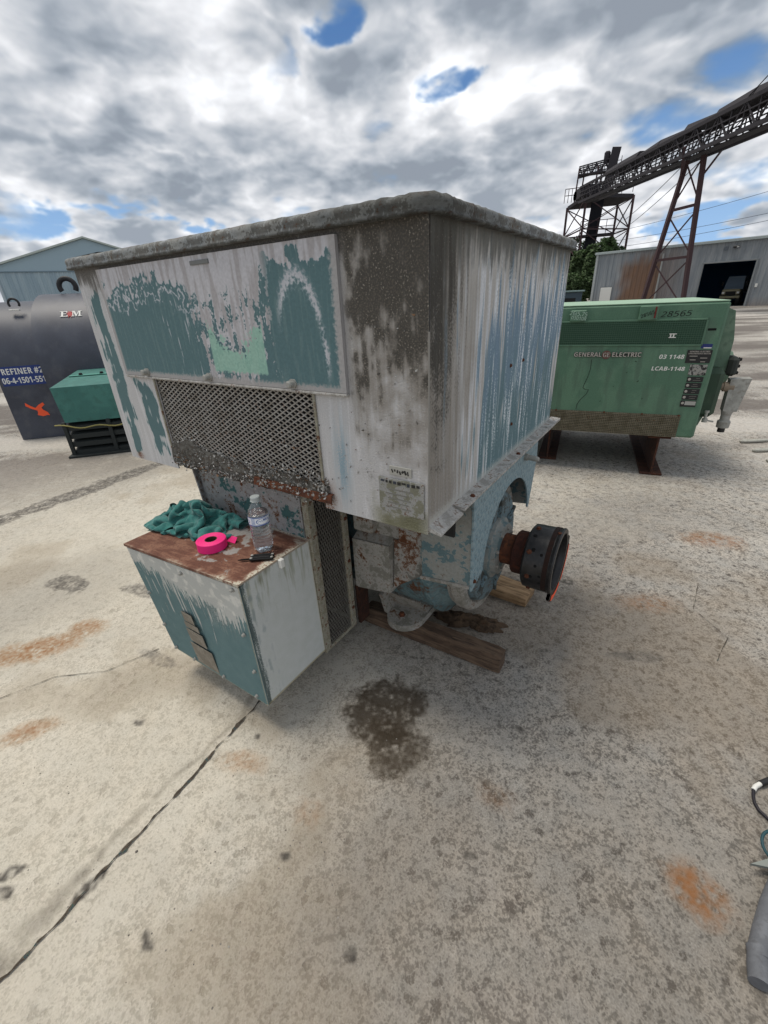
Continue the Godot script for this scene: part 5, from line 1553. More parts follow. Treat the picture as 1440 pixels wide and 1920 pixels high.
	for e in [[0.05, 0.70, 0.014, 0.008], [-0.03, 0.76, 0.010, 0.005], [0.10, 0.58, 0.012, 0.006], [0.012, 0.835, 0.006, 0.012], [-0.17, 0.55, 0.012, 0.005], [-0.10, 0.66, 0.007, 0.005]]:
		part_box("paint_chip", Vector3(e[0], e[1], F), Vector3(e[2], e[3], 0.001), M.green_dark, t, 0.0, Basis(Vector3(0, 0, 1), rng.randf() * 2.0))
	# right end: bell, bearing cover, conduit
	var AX := Basis(Vector3(0, 1, 0), Vector3(1, 0, 0), Vector3(0, 0, -1))
	g = Geo.new()
	g.prism(PackedVector2Array([Vector2(0.476, 1.175), Vector2(0.575, 1.135), Vector2(0.612, 0.95), Vector2(0.618, 0.66), Vector2(0.585, 0.50), Vector2(0.540, 0.34), Vector2(0.476, 0.315)]), -0.55, 0.20)
	g.lathe([Vector2(0.60, 0.26), Vector2(0.640, 0.24), Vector2(0.655, 0.13), Vector2(0.70, 0.12), Vector2(0.705, 0.0)], 40, Transform3D(AX, Vector3(0, 0.72, -0.12)))
	obj("end_bell", g, mat(Color.WHITE, 0.75, 0.0, worn_skin(451, Color(0.36, 0.46, 0.39), Color(0.42, 0.51, 0.44), Color(0.28, 0.36, 0.30), 0.5), 1.5), t)
	part_box("terminal_cover", Vector3(0.535, 0.60, 0.22), Vector3(0.12, 0.34, 0.22), M.green_dark, t, 0.03)
	part_box("bearing_housing", Vector3(0.645, 0.775, 0.18), Vector3(0.06, 0.13, 0.14), mat(Color(0.17, 0.19, 0.18), 0.8), t, 0.02)
	for k in 3: bolt(Vector3(0.672, 0.73 + k * 0.045, 0.20), Vector3(1, 0, 0), 0.012, 0.02, M.dark, t)
	g = Geo.new()
	g.lathe([Vector2(0, 0.026), Vector2(0.05, 0.026), Vector2(0.05, 0.034), Vector2(0.11, 0.034)], 16, Transform3D(AX, Vector3(0.575, 0.635, 0.22)))
	obj("pipe_stub", g, mat(Color(0.52, 0.47, 0.41), 0.8), t)
	var cd := Node3D.new()
	cd.name = "conduit_fitting"
	t.add_child(cd)
	g = Geo.new()
	var q := func(x: float, y: float, r: float) -> Array: return [Vector3(x - r, y, 0.17), Vector3(x - r, y, 0.25), Vector3(x + r, y, 0.25), Vector3(x + r, y, 0.17)]
	var h1: Array = q.call(0.700, 0.465, 0.042); var h2: Array = q.call(0.712, 0.690, 0.060)
	h2[2].y = 0.700; h2[3].y = 0.700
	g.hexa(h1 + h2)
	obj("conduit_body", g, M.grey_metal, cd)
	g = Geo.new()
	g.lathe([Vector2(0.34, 0.0), Vector2(0.34, 0.040), Vector2(0.385, 0.042), Vector2(0.395, 0.031), Vector2(0.43, 0.031), Vector2(0.47, 0.040)], 18, Transform3D(Basis(), Vector3(0.695, 0, 0.21)))
	obj("conduit_coupling", g, M.grey_metal, cd)
	g = Geo.new()
	g.lathe([Vector2(0.305, 0.0), Vector2(0.305, 0.024), Vector2(0.345, 0.024)], 14, Transform3D(Basis(), Vector3(0.693, 0, 0.21)))
	obj("conduit_tip", g, M.black_plate, cd)
	g = Geo.new()
	g.lathe([Vector2(0.40, 0.018), Vector2(0.425, 0.018), Vector2(0.425, 0.010), Vector2(0.47, 0.010), Vector2(0.47, 0.016), Vector2(0.485, 0.016), Vector2(0.485, 0.0)], 12, Transform3D(Basis(), Vector3(0.545, 0, 0.33)))
	g.bar(Vector3(0.545, 0.415, 0.33), Vector3(0.60, 0.405, 0.33), 0.010)
	obj("drain_valve", g, M.tin, t)
	# the beams
	for e in [[0.271, 0.455, "brown steel beam lying under the right end of the green motor"], [-0.50, 0.30, "dark steel beam under the green motor, seen past the weathered motor's corner"]]:
		g = Geo.new()
		var len_ := 1.35
		g.box(Vector3(0, 0.009, -len_ / 2.0), Vector3(0.150, 0.016, len_), 0.003)
		g.box(Vector3(0, 0.298, -len_ / 2.0), Vector3(0.150, 0.016, len_), 0.003)
		g.box(Vector3(0, 0.1535, -len_ / 2.0), Vector3(0.011, 0.272, len_ - 0.004), 0.0)
		var s := obj("steel_beam", g, M.beam_rust, self)
		s.transform = Transform3D(Basis(Vector3.UP, turn), at) * Transform3D(Basis(), Vector3(e[0], 0, e[1]))
		tag(s, e[2], "steel beam", "steel beams under the green motor")


# ---------------------------------------------------------------- dark round motor with the teal box
func dark_motor() -> void:
	var at := Vector3(-3.945, 0, -5.838)
	var turn := deg_to_rad(15.0)
	var t := thing("dark_round_motor", "dark grey round-topped motor with blue number label and teal box in front", "electric motor", at, turn)
	var shell := func(x0: float, x1: float, R: float, yc: float, foot: float) -> Geo:
		var g := Geo.new()
		var prof := []
		for k in 49:
			var a := -0.06 + (PI + 0.12) * k / 48.0
			prof.append([Vector2(cos(a) * R, yc + sin(a) * R), Vector2(cos(a), sin(a))])
		prof.push_front([Vector2(R, foot), Vector2(1, 0)]); prof.append([Vector2(-R, foot), Vector2(-1, 0)])
		for k in prof.size() - 1:
			var p0: Vector2 = prof[k][0]; var p1: Vector2 = prof[k + 1][0]; var n0: Vector2 = prof[k][1]; var n1: Vector2 = prof[k + 1][1]
			var A := Vector3(x0, p0.y, p0.x); var B := Vector3(x1, p0.y, p0.x); var C := Vector3(x1, p1.y, p1.x); var D := Vector3(x0, p1.y, p1.x)
			var m0 := Vector3(0, n0.y, n0.x); var m1 := Vector3(0, n1.y, n1.x)
			g.trn(A, B, C, m0, m0, m1); g.trn(A, C, D, m0, m1, m1)
			for e in [[x0, -1.0], [x1, 1.0]]: g.face3(Vector3(e[0], p0.y, p0.x), Vector3(e[0], p1.y, p1.x), Vector3(e[0], yc * 0.6, 0), Vector3(e[1], 0, 0))
		return g
	obj("end_cover", shell.call(-0.47, 0.0, 0.735, 0.735, 0.005), M.shell, t)
	obj("main_shell", shell.call(0.0, 1.9, 0.790, 0.745, 0.02), M.shell, t)
	# lifting eyes
	var eye := func(at_: Vector3, R: float, r: float) -> Geo:
		var g := Geo.new()
		var p := []
		for k in 25:
			var a := -0.55 + (PI + 1.1) * k / 24.0
			p.append(at_ + Vector3(cos(a) * R, sin(a) * R, 0))
		g.tube(p, r, 10)
		return g
	obj("lifting_eye", eye.call(Vector3(0.30, 1.605, 0.06), 0.085, 0.028), mat(Color(0.10, 0.105, 0.12), 0.6), t)
	obj("lifting_eye", eye.call(Vector3(-0.17, 1.44, 0.42), 0.05, 0.012), mat(Color(0.10, 0.105, 0.12), 0.6), t)
	part_box("eye_base", Vector3(-0.17, 1.378, 0.452), Vector3(0.10, 0.016, 0.04), M.white, t, 0.003)
	# number label and paint mark on the end cover
	part_box("number_label", Vector3(-0.2175, 0.716, 0.7372), Vector3(0.435, 0.205, 0.003), M.label_blue, t, 0.0)
	text("label_text", "REFINER #2", 0.066, Vector3(-0.208, 0.765, 0.7395), M.white, t, Basis.from_scale(Vector3(0.80, 0.95, 1)))
	text("label_text", "06-4-1501-551", 0.066, Vector3(-0.2175, 0.668, 0.7395), M.white, t, Basis.from_scale(Vector3(0.72, 0.95, 1)))
	var X := PackedVector2Array()
	for e in [[-0.10, 0.085], [-0.055, 0.045], [-0.015, 0.02], [0.03, 0.055], [0.075, 0.075], [0.085, 0.05], [0.045, 0.02], [0.05, -0.005], [0.09, -0.04], [0.10, -0.075], [0.075, -0.07], [0.03, -0.08], [-0.02, -0.06], [-0.01, -0.04], [-0.005, -0.01], [-0.06, 0.015], [-0.105, 0.05]]: X.append(Vector2(e[0], e[1]))
	var g := Geo.new()
	g.prism(X, 0.0, 0.002, Transform3D(Basis(), Vector3(-0.205, 0.335, 0.7355)))
	obj("orange_mark", g, M.orange, t)
	# maker's mark high on the shell
	var a0 := 0.795     # angle on the shell
	var tang := Basis(Vector3(1, 0, 0), -(a0)).orthonormalized()
	var lm := Vector3(0.385, 0.745 + sin(a0) * 0.793, cos(a0) * 0.793)
	text("maker_letters", "E", 0.075, lm + Vector3(-0.060, 0, 0), M.white, t, tang * Basis.from_scale(Vector3(1.25, 1, 1)), true, true, 0.006)
	text("maker_letters", "M", 0.075, lm + Vector3(0.066, 0, 0), M.white, t, tang * Basis.from_scale(Vector3(1.1, 1, 1)), true, true, 0.006)
	var star := PackedVector2Array()
	for k in 16: star.append(Vector2(cos(TAU * k / 16.0), sin(TAU * k / 16.0) * 1.25) * (0.045 if k % 2 else 0.020))
	g = Geo.new()
	g.prism(star, -0.002, 0.002)
	var so := obj("maker_star", g, mat(Color(0.62, 0.10, 0.12), 0.6), t)
	so.transform = Transform3D(tang, lm)
	# teal box on its louvred base
	var tb := Node3D.new()
	tb.name = "teal_box"
	t.add_child(tb)
	g = Geo.new()
	g.hexa([Vector3(0.352, 0.345, 0.75), Vector3(0.400, 0.345, 1.735), Vector3(1.55, 0.345, 1.735), Vector3(1.55, 0.345, 0.75), Vector3(0.352, 0.74, 0.75), Vector3(0.378, 0.682, 1.735), Vector3(1.55, 0.682, 1.735), Vector3(1.55, 0.74, 0.75)])
	obj("box_body", g, M.teal_box, tb)
	part_box("box_rim", Vector3(0.97, 0.722, 1.20), Vector3(1.16, 0.008, 0.05), mat(Color(0.30, 0.55, 0.50), 0.6), tb, 0.002, Basis(Vector3(1, 0, 0), 0.06))
	for k in 4: bolt(Vector3(0.50 + k * 0.2, 0.726, 1.2), Vector3(0, 1, 0), 0.016, 0.02, M.dark, tb)
	var lv := Node3D.new()
	lv.name = "louvred_base"
	t.add_child(lv)
	var dark := mat(Color(0.115, 0.14, 0.14), 0.7)
	part_box("base_back", Vector3(0.97, 0.17, 1.20), Vector3(1.15, 0.33, 0.86), mat(Color(0.07, 0.08, 0.08), 0.9), lv)
	for k in 4:
		g = Geo.new()
		g.hexa([Vector3(0.40, 0.035 + k * 0.082, 1.64), Vector3(0.40, 0.015 + k * 0.082, 1.735), Vector3(1.55, 0.015 + k * 0.082, 1.735), Vector3(1.55, 0.035 + k * 0.082, 1.64), Vector3(0.40, 0.090 + k * 0.082, 1.64), Vector3(0.40, 0.060 + k * 0.082, 1.735), Vector3(1.55, 0.060 + k * 0.082, 1.735), Vector3(1.55, 0.090 + k * 0.082, 1.64)])
		obj("louvre_slat", g, dark, lv)
	for x in [0.385, 0.78, 1.2]: part_box("base_upright", Vector3(x, 0.18, 1.738), Vector3(0.035, 0.34, 0.03), dark, lv, 0.003)
	part_box("skid_plate", Vector3(0.97, 0.012, 1.745), Vector3(1.25, 0.022, 0.12), dark, lv, 0.003)
	# the cable lying round the base
	var cb := []
	for k in 21: cb.append(Vector3(0.30 + k * 0.045, 0.325 - 0.035 * sin(k / 20.0 * 3.0) + 0.012 * sin(k * 0.9), 1.772 - 0.05 * exp(-k * 0.6)))
	g = Geo.new()
	g.tube(cb, 0.007, 6)
	var co := obj("yellow_cable", g, mat(Color(0.55, 0.52, 0.30), 0.6), self)
	co.transform = Transform3D(Basis(Vector3.UP, turn), at)
	tag(co, "thin yellowish cable hanging across the base of the teal box", "cable")


# ---------------------------------------------------------------- ribbed sheet walls
# one long sheet with trapezoid ribs, from o along dir; outward normal out; tint(s, y) gives the colour at a point
func ribbed(o: Vector3, dir: Vector3, out: Vector3, length_: float, height_: float, pitch_: float, holes: Array, tint: Callable, slope := 0.0) -> Geo:
	var g := Geo.new()
	var xs := []
	var k := 0.0
	while k < length_:
		for e in [[0.0, 0.0], [0.55, 0.0], [0.66, 0.035], [0.89, 0.035]]: xs.append([minf(k + e[0] * pitch_, length_), e[1]])
		k += pitch_
	xs.append([length_, 0.0])
	for i in xs.size() - 1:
		var s0: float = xs[i][0]; var s1: float = xs[i + 1][0]
		if s1 - s0 < 0.001: continue
		var p0: Vector3 = o + dir * s0 + out * xs[i][1]; var p1: Vector3 = o + dir * s1 + out * xs[i + 1][1]
		var cuts := [0.0]
		var hole := []
		for h in holes:
			if (s0 + s1) / 2.0 > h[0] and (s0 + s1) / 2.0 < h[1]: hole = h
		var steps := 7
		for j in steps: cuts.append(height_ * (j + 1) / steps)
		for j in steps:
			var y0: float = cuts[j]; var y1: float = cuts[j + 1]
			if j == steps - 1: y1 += slope * (s0 + s1) / 2.0
			if hole.size():
				if y0 >= hole[2] and y1 <= hole[3]: continue
				if y0 < hole[3] and y1 > hole[3]: y0 = hole[3]
				elif y0 < hole[3]: continue
			var up0 := Vector3(0, y0, 0); var up1 := Vector3(0, y1, 0)
			var m := (p1 - p0).cross(Vector3.UP).normalized()
			if m.dot(out) < 0.0: m = -m
			var cs := [tint.call(s0, y0), tint.call(s1, y0), tint.call(s1, y1), tint.call(s0, y1)]
			var pp := [p0 + up0, p1 + up0, p1 + up1, p0 + up1]
			var order := [0, 2, 1, 0, 3, 2] if (p1 - p0).cross(Vector3.UP).dot(out) > 0.0 else [0, 1, 2, 0, 2, 3]
			for w in order:
				g.v.append(pp[w]); g.n.append(m); g.t.append(Vector2()); g.c.append(cs[w])
	return g


func right_building() -> void:
	var A := Vector3(16.734, 0, -36.551); var u := Vector3(0.67235, 0, 0.74023); var w := Vector3(0.74023, 0, -0.67235)
	var H := 3.70; var L := 24.0; var D := 20.0
	var t := thing("metal_warehouse", "grey ribbed metal warehouse with rust patch and one large open doorway", "building", A, 0.0)
	var f := noise(501, 0.9, 4)
	var tint := func(s: float, y: float) -> Color:
		var c := Color(0.22, 0.245, 0.265).lerp(Color(0.30, 0.32, 0.335), smoothstep(-0.3, 0.4, f.get_noise_2d(s * 4.0, y * 0.4)))
		var r := smoothstep(1.3, 2.6, s + f.get_noise_2d(s, y) * 0.8) * smoothstep(6.6, 4.6, s) * smoothstep(3.3, 2.3, y - 0.25 * (s - 2.0) + f.get_noise_2d(s * 3.0, y) * 0.6)
		r = clampf(r * 1.05, 0.0, 1.0) * (0.95 if s < 4.4 else 0.45)
		c = c.lerp(Color(0.20, 0.105, 0.055).lerp(Color(0.15, 0.09, 0.06), f.get_noise_2d(s * 6.0, y) + 0.5), r)
		return c.lerp(Color(0.25, 0.19, 0.15), 0.5 * smoothstep(0.5, 0.0, y + f.get_noise_2d(s * 3.0, 1.0) * 0.3))
	var vm := mat(Color.WHITE, 0.65)
	vm.vertex_color_use_as_albedo = true
	var flat := func(_s: float, _y: float) -> Color: return Color(0.22, 0.24, 0.26)
	obj("ribbed_front", ribbed(Vector3.ZERO, u, -w, L, H, 0.30, [[6.9, 9.6, 0.0, 2.50]], tint), vm, t)
	obj("ribbed_end", ribbed(Vector3.ZERO, w, -u, D, H, 0.30, [], flat), vm, t)
	obj("ribbed_end", ribbed(u * L, w, u, D, H, 0.30, [], flat), vm, t)
	obj("ribbed_back", ribbed(w * D, u, w, L, H, 0.30, [], flat), vm, t)
	var bs := Basis(u, Vector3.UP, -w)      # x along the front, z out of it
	var rf := mat(Color(0.60, 0.63, 0.64), 0.6)
	var g := Geo.new()
	var n := Vector3(0, 0.35, 0)
	g.hexa([-u * 0.15 - w * 0.15 + Vector3(0, H - 0.05, 0), u * (L + 0.15) - w * 0.15 + Vector3(0, H - 0.05, 0), u * (L + 0.15) + w * (D + 0.1) + Vector3(0, H + 0.8, 0), -u * 0.15 + w * (D + 0.1) + Vector3(0, H + 0.8, 0), -u * 0.15 - w * 0.15 + Vector3(0, H + 0.06, 0), u * (L + 0.15) - w * 0.15 + Vector3(0, H + 0.06, 0), u * (L + 0.15) + w * (D + 0.1) + Vector3(0, H + 0.92, 0), -u * 0.15 + w * (D + 0.1) + Vector3(0, H + 0.92, 0)])
	obj("roof", g, rf, t)
	part_box("roof_edge", u * (L / 2.0) - w * 0.17 + Vector3(0, H - 0.03, 0), Vector3(L + 0.3, 0.14, 0.05), mat(Color(0.62, 0.66, 0.66), 0.6), t, 0.01, bs)
	part_box("corner_trim", -w * 0.03 + u * 0.0 + Vector3(0, H / 2.0, 0), Vector3(0.16, H, 0.10), mat(Color(0.66, 0.68, 0.68), 0.6), t, 0.01, bs)
	part_box("downspout", u * 4.43 - w * 0.09 + Vector3(0, 1.68, 0), Vector3(0.10, 3.25, 0.10), mat(Color(0.62, 0.63, 0.62), 0.6), t, 0.02, bs)
	var dr := part_box("white_door", u * 1.0 - w * 0.05 + Vector3(0, 0.72, 0), Vector3(0.80, 1.42, 0.06), M.white, t, 0.01, bs)
	part_box("door_frame", Vector3(0, 0.02, -0.012), Vector3(0.90, 1.5, 0.03), mat(Color(0.45, 0.47, 0.48), 0.7), dr)
	# frame and dark inside of the doorway
	for s in [6.86, 9.64]: part_box("doorway_jamb", u * s - w * 0.04 + Vector3(0, 1.27, 0), Vector3(0.10, 2.54, 0.14), mat(Color(0.50, 0.52, 0.53), 0.7), t, 0.01, bs)
	part_box("doorway_head", u * 8.25 - w * 0.04 + Vector3(0, 2.54, 0), Vector3(2.9, 0.09, 0.14), mat(Color(0.50, 0.52, 0.53), 0.7), t, 0.01, bs)
	part_box("inside_wall", u * 8.0 + w * 8.0 + Vector3(0, 1.8, 0), Vector3(14.0, 3.6, 0.05), mat(Color(0.16, 0.34, 0.52), 0.9), t, 0.0, bs)
	part_box("inside_floor", u * 8.0 + w * 4.2 + Vector3(0, 0.006, 0), Vector3(14.0, 0.004, 8.0), mat(Color(0.16, 0.20, 0.25), 0.9), t, 0.0, bs)
	# lamp and vent above the doorway
	var lp := part_box("wall_lamp", u * 8.41 - w * 0.16 + Vector3(0, 3.30, 0), Vector3(0.30, 0.12, 0.22), mat(Color(0.14, 0.15, 0.16), 0.6), t, 0.03, bs)
	part_box("lamp_glass", Vector3(0.10, -0.03, 0.07), Vector3(0.12, 0.07, 0.10), mat(Color(0.5, 0.52, 0.54), 0.2), lp, 0.01)
	g = Geo.new()
	g.lathe([Vector2(0, 0.11), Vector2(0.04, 0.11), Vector2(0.04, 0.08), Vector2(0.01, 0.08), Vector2(0.01, 0.0)], 18)
	var vt := obj("round_vent", g, mat(Color(0.42, 0.45, 0.48), 0.7), t)
	vt.transform = Transform3D(Basis(u, -w, Vector3.UP), u * 7.88 - w * 0.03 + Vector3(0, 3.26, 0))
	part_box("switch_box", u * 9.93 - w * 0.06 + Vector3(0, 1.14, 0), Vector3(0.12, 0.20, 0.08), M.white, t, 0.01, bs)
	# the truck that stands inside
	var tk := thing("parked_truck", "truck with pale windshield and dull bumper standing inside the dark doorway", "truck", A + u * 8.45 + w * 1.9, 0.0)
	tk.basis = bs
	var cabm := mat(Color(0.42, 0.48, 0.54), 0.5); var yel := mat(Color(0.52, 0.50, 0.40), 0.6)
	g = Geo.new()
	g.hexa([Vector3(-0.52, 0.95, -1.5), Vector3(-0.52, 0.95, 0), Vector3(0.52, 0.95, 0), Vector3(0.52, 0.95, -1.5), Vector3(-0.46, 1.72, -1.5), Vector3(-0.46, 1.72, -0.3), Vector3(0.46, 1.72, -0.3), Vector3(0.46, 1.72, -1.5)])
	obj("cab", g, cabm, tk)
	g = Geo.new()
	g.slab(Vector3(-0.45, 1.05, 0.005), Vector3(0.90, 0, 0), Vector3(0, 0.57, -0.222), 0.01)
	obj("windshield", g, mat(Color(0.42, 0.48, 0.54), 0.15), tk)
	part_box("bonnet", Vector3(0, 0.80, 0.22), Vector3(0.98, 0.34, 0.50), yel, tk, 0.05)
	part_box("radiator_grille", Vector3(0, 0.74, 0.475), Vector3(0.55, 0.20, 0.02), M.dark, tk, 0.0)
	part_box("bumper", Vector3(0, 0.50, 0.45), Vector3(1.10, 0.16, 0.12), yel, tk, 0.03)
	for s in [-1.0, 1.0]:
		part_box("headlight", Vector3(s * 0.40, 0.76, 0.475), Vector3(0.14, 0.12, 0.03), M.white, tk, 0.02)
		part_box("mirror", Vector3(s * 0.66, 1.30, -0.05), Vector3(0.10, 0.24, 0.06), M.dark, tk, 0.02)
		g = Geo.new()
		g.lathe([Vector2(-0.12, 0.0), Vector2(-0.12, 0.36), Vector2(-0.08, 0.40), Vector2(0.08, 0.40), Vector2(0.12, 0.36), Vector2(0.12, 0.0)], 20, Transform3D(Basis(Vector3(0, 1, 0), Vector3(1, 0, 0), Vector3(0, 0, -1)), Vector3(s * 0.46, 0.41, 0.05)))
		obj("tyre", g, M.dark, tk)
	part_box("truck_bed", Vector3(0, 1.15, -3.0), Vector3(1.0, 0.9, 2.8), cabm, tk, 0.04)
	# shed and rubble in front of the trees
	var sh := thing("small_shed", "low shed with blue-green roof in front of the trees", "shed", aim(21.9, 0, 38.0) * Vector3(1, 0, 1), deg_to_rad(-22.0))
	part_box("shed_wall", Vector3(0, 0.62, 0), Vector3(2.2, 1.2, 1.6), mat(Color(0.25, 0.31, 0.35), 0.8), sh)
	part_box("shed_roof", Vector3(0, 1.29, 0), Vector3(2.5, 0.10, 1.9), mat(Color(0.47, 0.56, 0.56), 0.7), sh, 0.02)
	part_box("shed_opening", Vector3(0.2, 0.45, 0.805), Vector3(1.0, 0.8, 0.02), M.dark, sh)
	var mm := MultiMesh.new()
	mm.transform_format = MultiMesh.TRANSFORM_3D
	mm.use_colors = true
	var rg := Geo.new()
	rg.box(Vector3.ZERO, Vector3(1, 0.8, 0.9), 0.25)
	mm.mesh = rg.mesh()
	mm.instance_count = 220
	var base := aim(22.3, 0, 33.0) * Vector3(1, 0, 1)
	for i in 220:
		var p := base + Vector3(rng.randfn(0.0, 1.0), 0, rng.randfn(0.0, 0.8))
		var d := (p - base).length()
		p.y = rng.randf() * maxf(0.05, 0.45 - d * 0.2)
		mm.set_instance_transform(i, Transform3D(Basis.from_euler(Vector3(rng.randf() * 6.0, rng.randf() * 6.0, rng.randf() * 6.0)).scaled(Vector3.ONE * rng.randf_range(0.10, 0.28)), p))
		mm.set_instance_color(i, Color(0.45, 0.38, 0.34).lerp(Color(0.30, 0.22, 0.18), rng.randf()))
	var ru := MultiMeshInstance3D.new()
	ru.name = "rubble"
	ru.multimesh = mm
	ru.material_override = vm
	add_child(ru)
	tag(ru, "low heap of pale rubble beside the small shed", "rubble", "", "stuff")


func left_building() -> void:
	var c := aim(-29.34, 0, 45.0) * Vector3(1, 0, 1)
	var t := thing("gabled_metal_building", "pale blue ribbed metal building with a gable behind the dark motor", "building", c, deg_to_rad(29.34))
	var W := 6.15; var eave := 4.62; var apex := 6.50; var D := 26.0
	var vm := mat(Color.WHITE, 0.7)
	vm.vertex_color_use_as_albedo = true
	var f := noise(511, 0.7, 3)
	var tint := func(s: float, y: float) -> Color: return Color(0.255, 0.345, 0.40).lerp(Color(0.32, 0.41, 0.46), smoothstep(-0.3, 0.3, f.get_noise_2d(s * 3.0, y * 0.3)))
	obj("ribbed_gable_wall", ribbed(Vector3(-W, 0, 0), Vector3(1, 0, 0), Vector3(0, 0, 1), W * 2.0, 4.32, 0.30, [], tint), vm, t)
	obj("ribbed_side_wall", ribbed(Vector3(-W, 0, 0), Vector3(0, 0, -1), Vector3(-1, 0, 0), D, eave, 0.30, [], tint), vm, t)
	obj("ribbed_side_wall", ribbed(Vector3(W, 0, 0), Vector3(0, 0, -1), Vector3(1, 0, 0), D, eave, 0.30, [], tint), vm, t)
	var g := Geo.new()
	g.prism(PackedVector2Array([Vector2(-W, 4.33), Vector2(W, 4.33), Vector2(W, eave), Vector2(0, apex), Vector2(-W, eave)]), -0.1, 0.05)
	obj("gable_panel", g, mat(Color(0.575, 0.66, 0.705), 0.7), t)
	var roof := mat(Color(0.66, 0.70, 0.68), 0.65)
	for s in [-1.0, 1.0]:
		g = Geo.new()
		g.hexa([Vector3(s * (W + 0.25), eave - 0.06, 0.25), Vector3(0, apex + 0.02, 0.25), Vector3(0, apex + 0.02, -D), Vector3(s * (W + 0.25), eave - 0.06, -D), Vector3(s * (W + 0.25), eave + 0.06, 0.25), Vector3(0, apex + 0.14, 0.25), Vector3(0, apex + 0.14, -D), Vector3(s * (W + 0.25), eave + 0.06, -D)])
		obj("roof_slope", g, roof, t)
	part_box("wall_seam", Vector3(0, 4.33, 0.06), Vector3(W * 2.0, 0.06, 0.05), mat(Color(0.42, 0.50, 0.55), 0.7), t)
	for s in [-1.0, 1.0]: part_box("corner_trim", Vector3(s * W, 2.3, 0.03), Vector3(0.16, 4.6, 0.10), mat(Color(0.66, 0.71, 0.74), 0.7), t)


# ---------------------------------------------------------------- conveyor, its trestle and the tower
func lattice(g: Geo, a0: Vector3, a1: Vector3, b0: Vector3, b1: Vector3, n: int, w: float) -> void:
	for i in n:
		var s := float(i) / n; var e := float(i + 1) / n
		if i % 2: g.bar(a0.lerp(a1, s), b0.lerp(b1, e), w)
		else: g.bar(b0.lerp(b1, s), a0.lerp(a1, e), w)
		g.bar(a0.lerp(a1, e), b0.lerp(b1, e), w * 0.8)


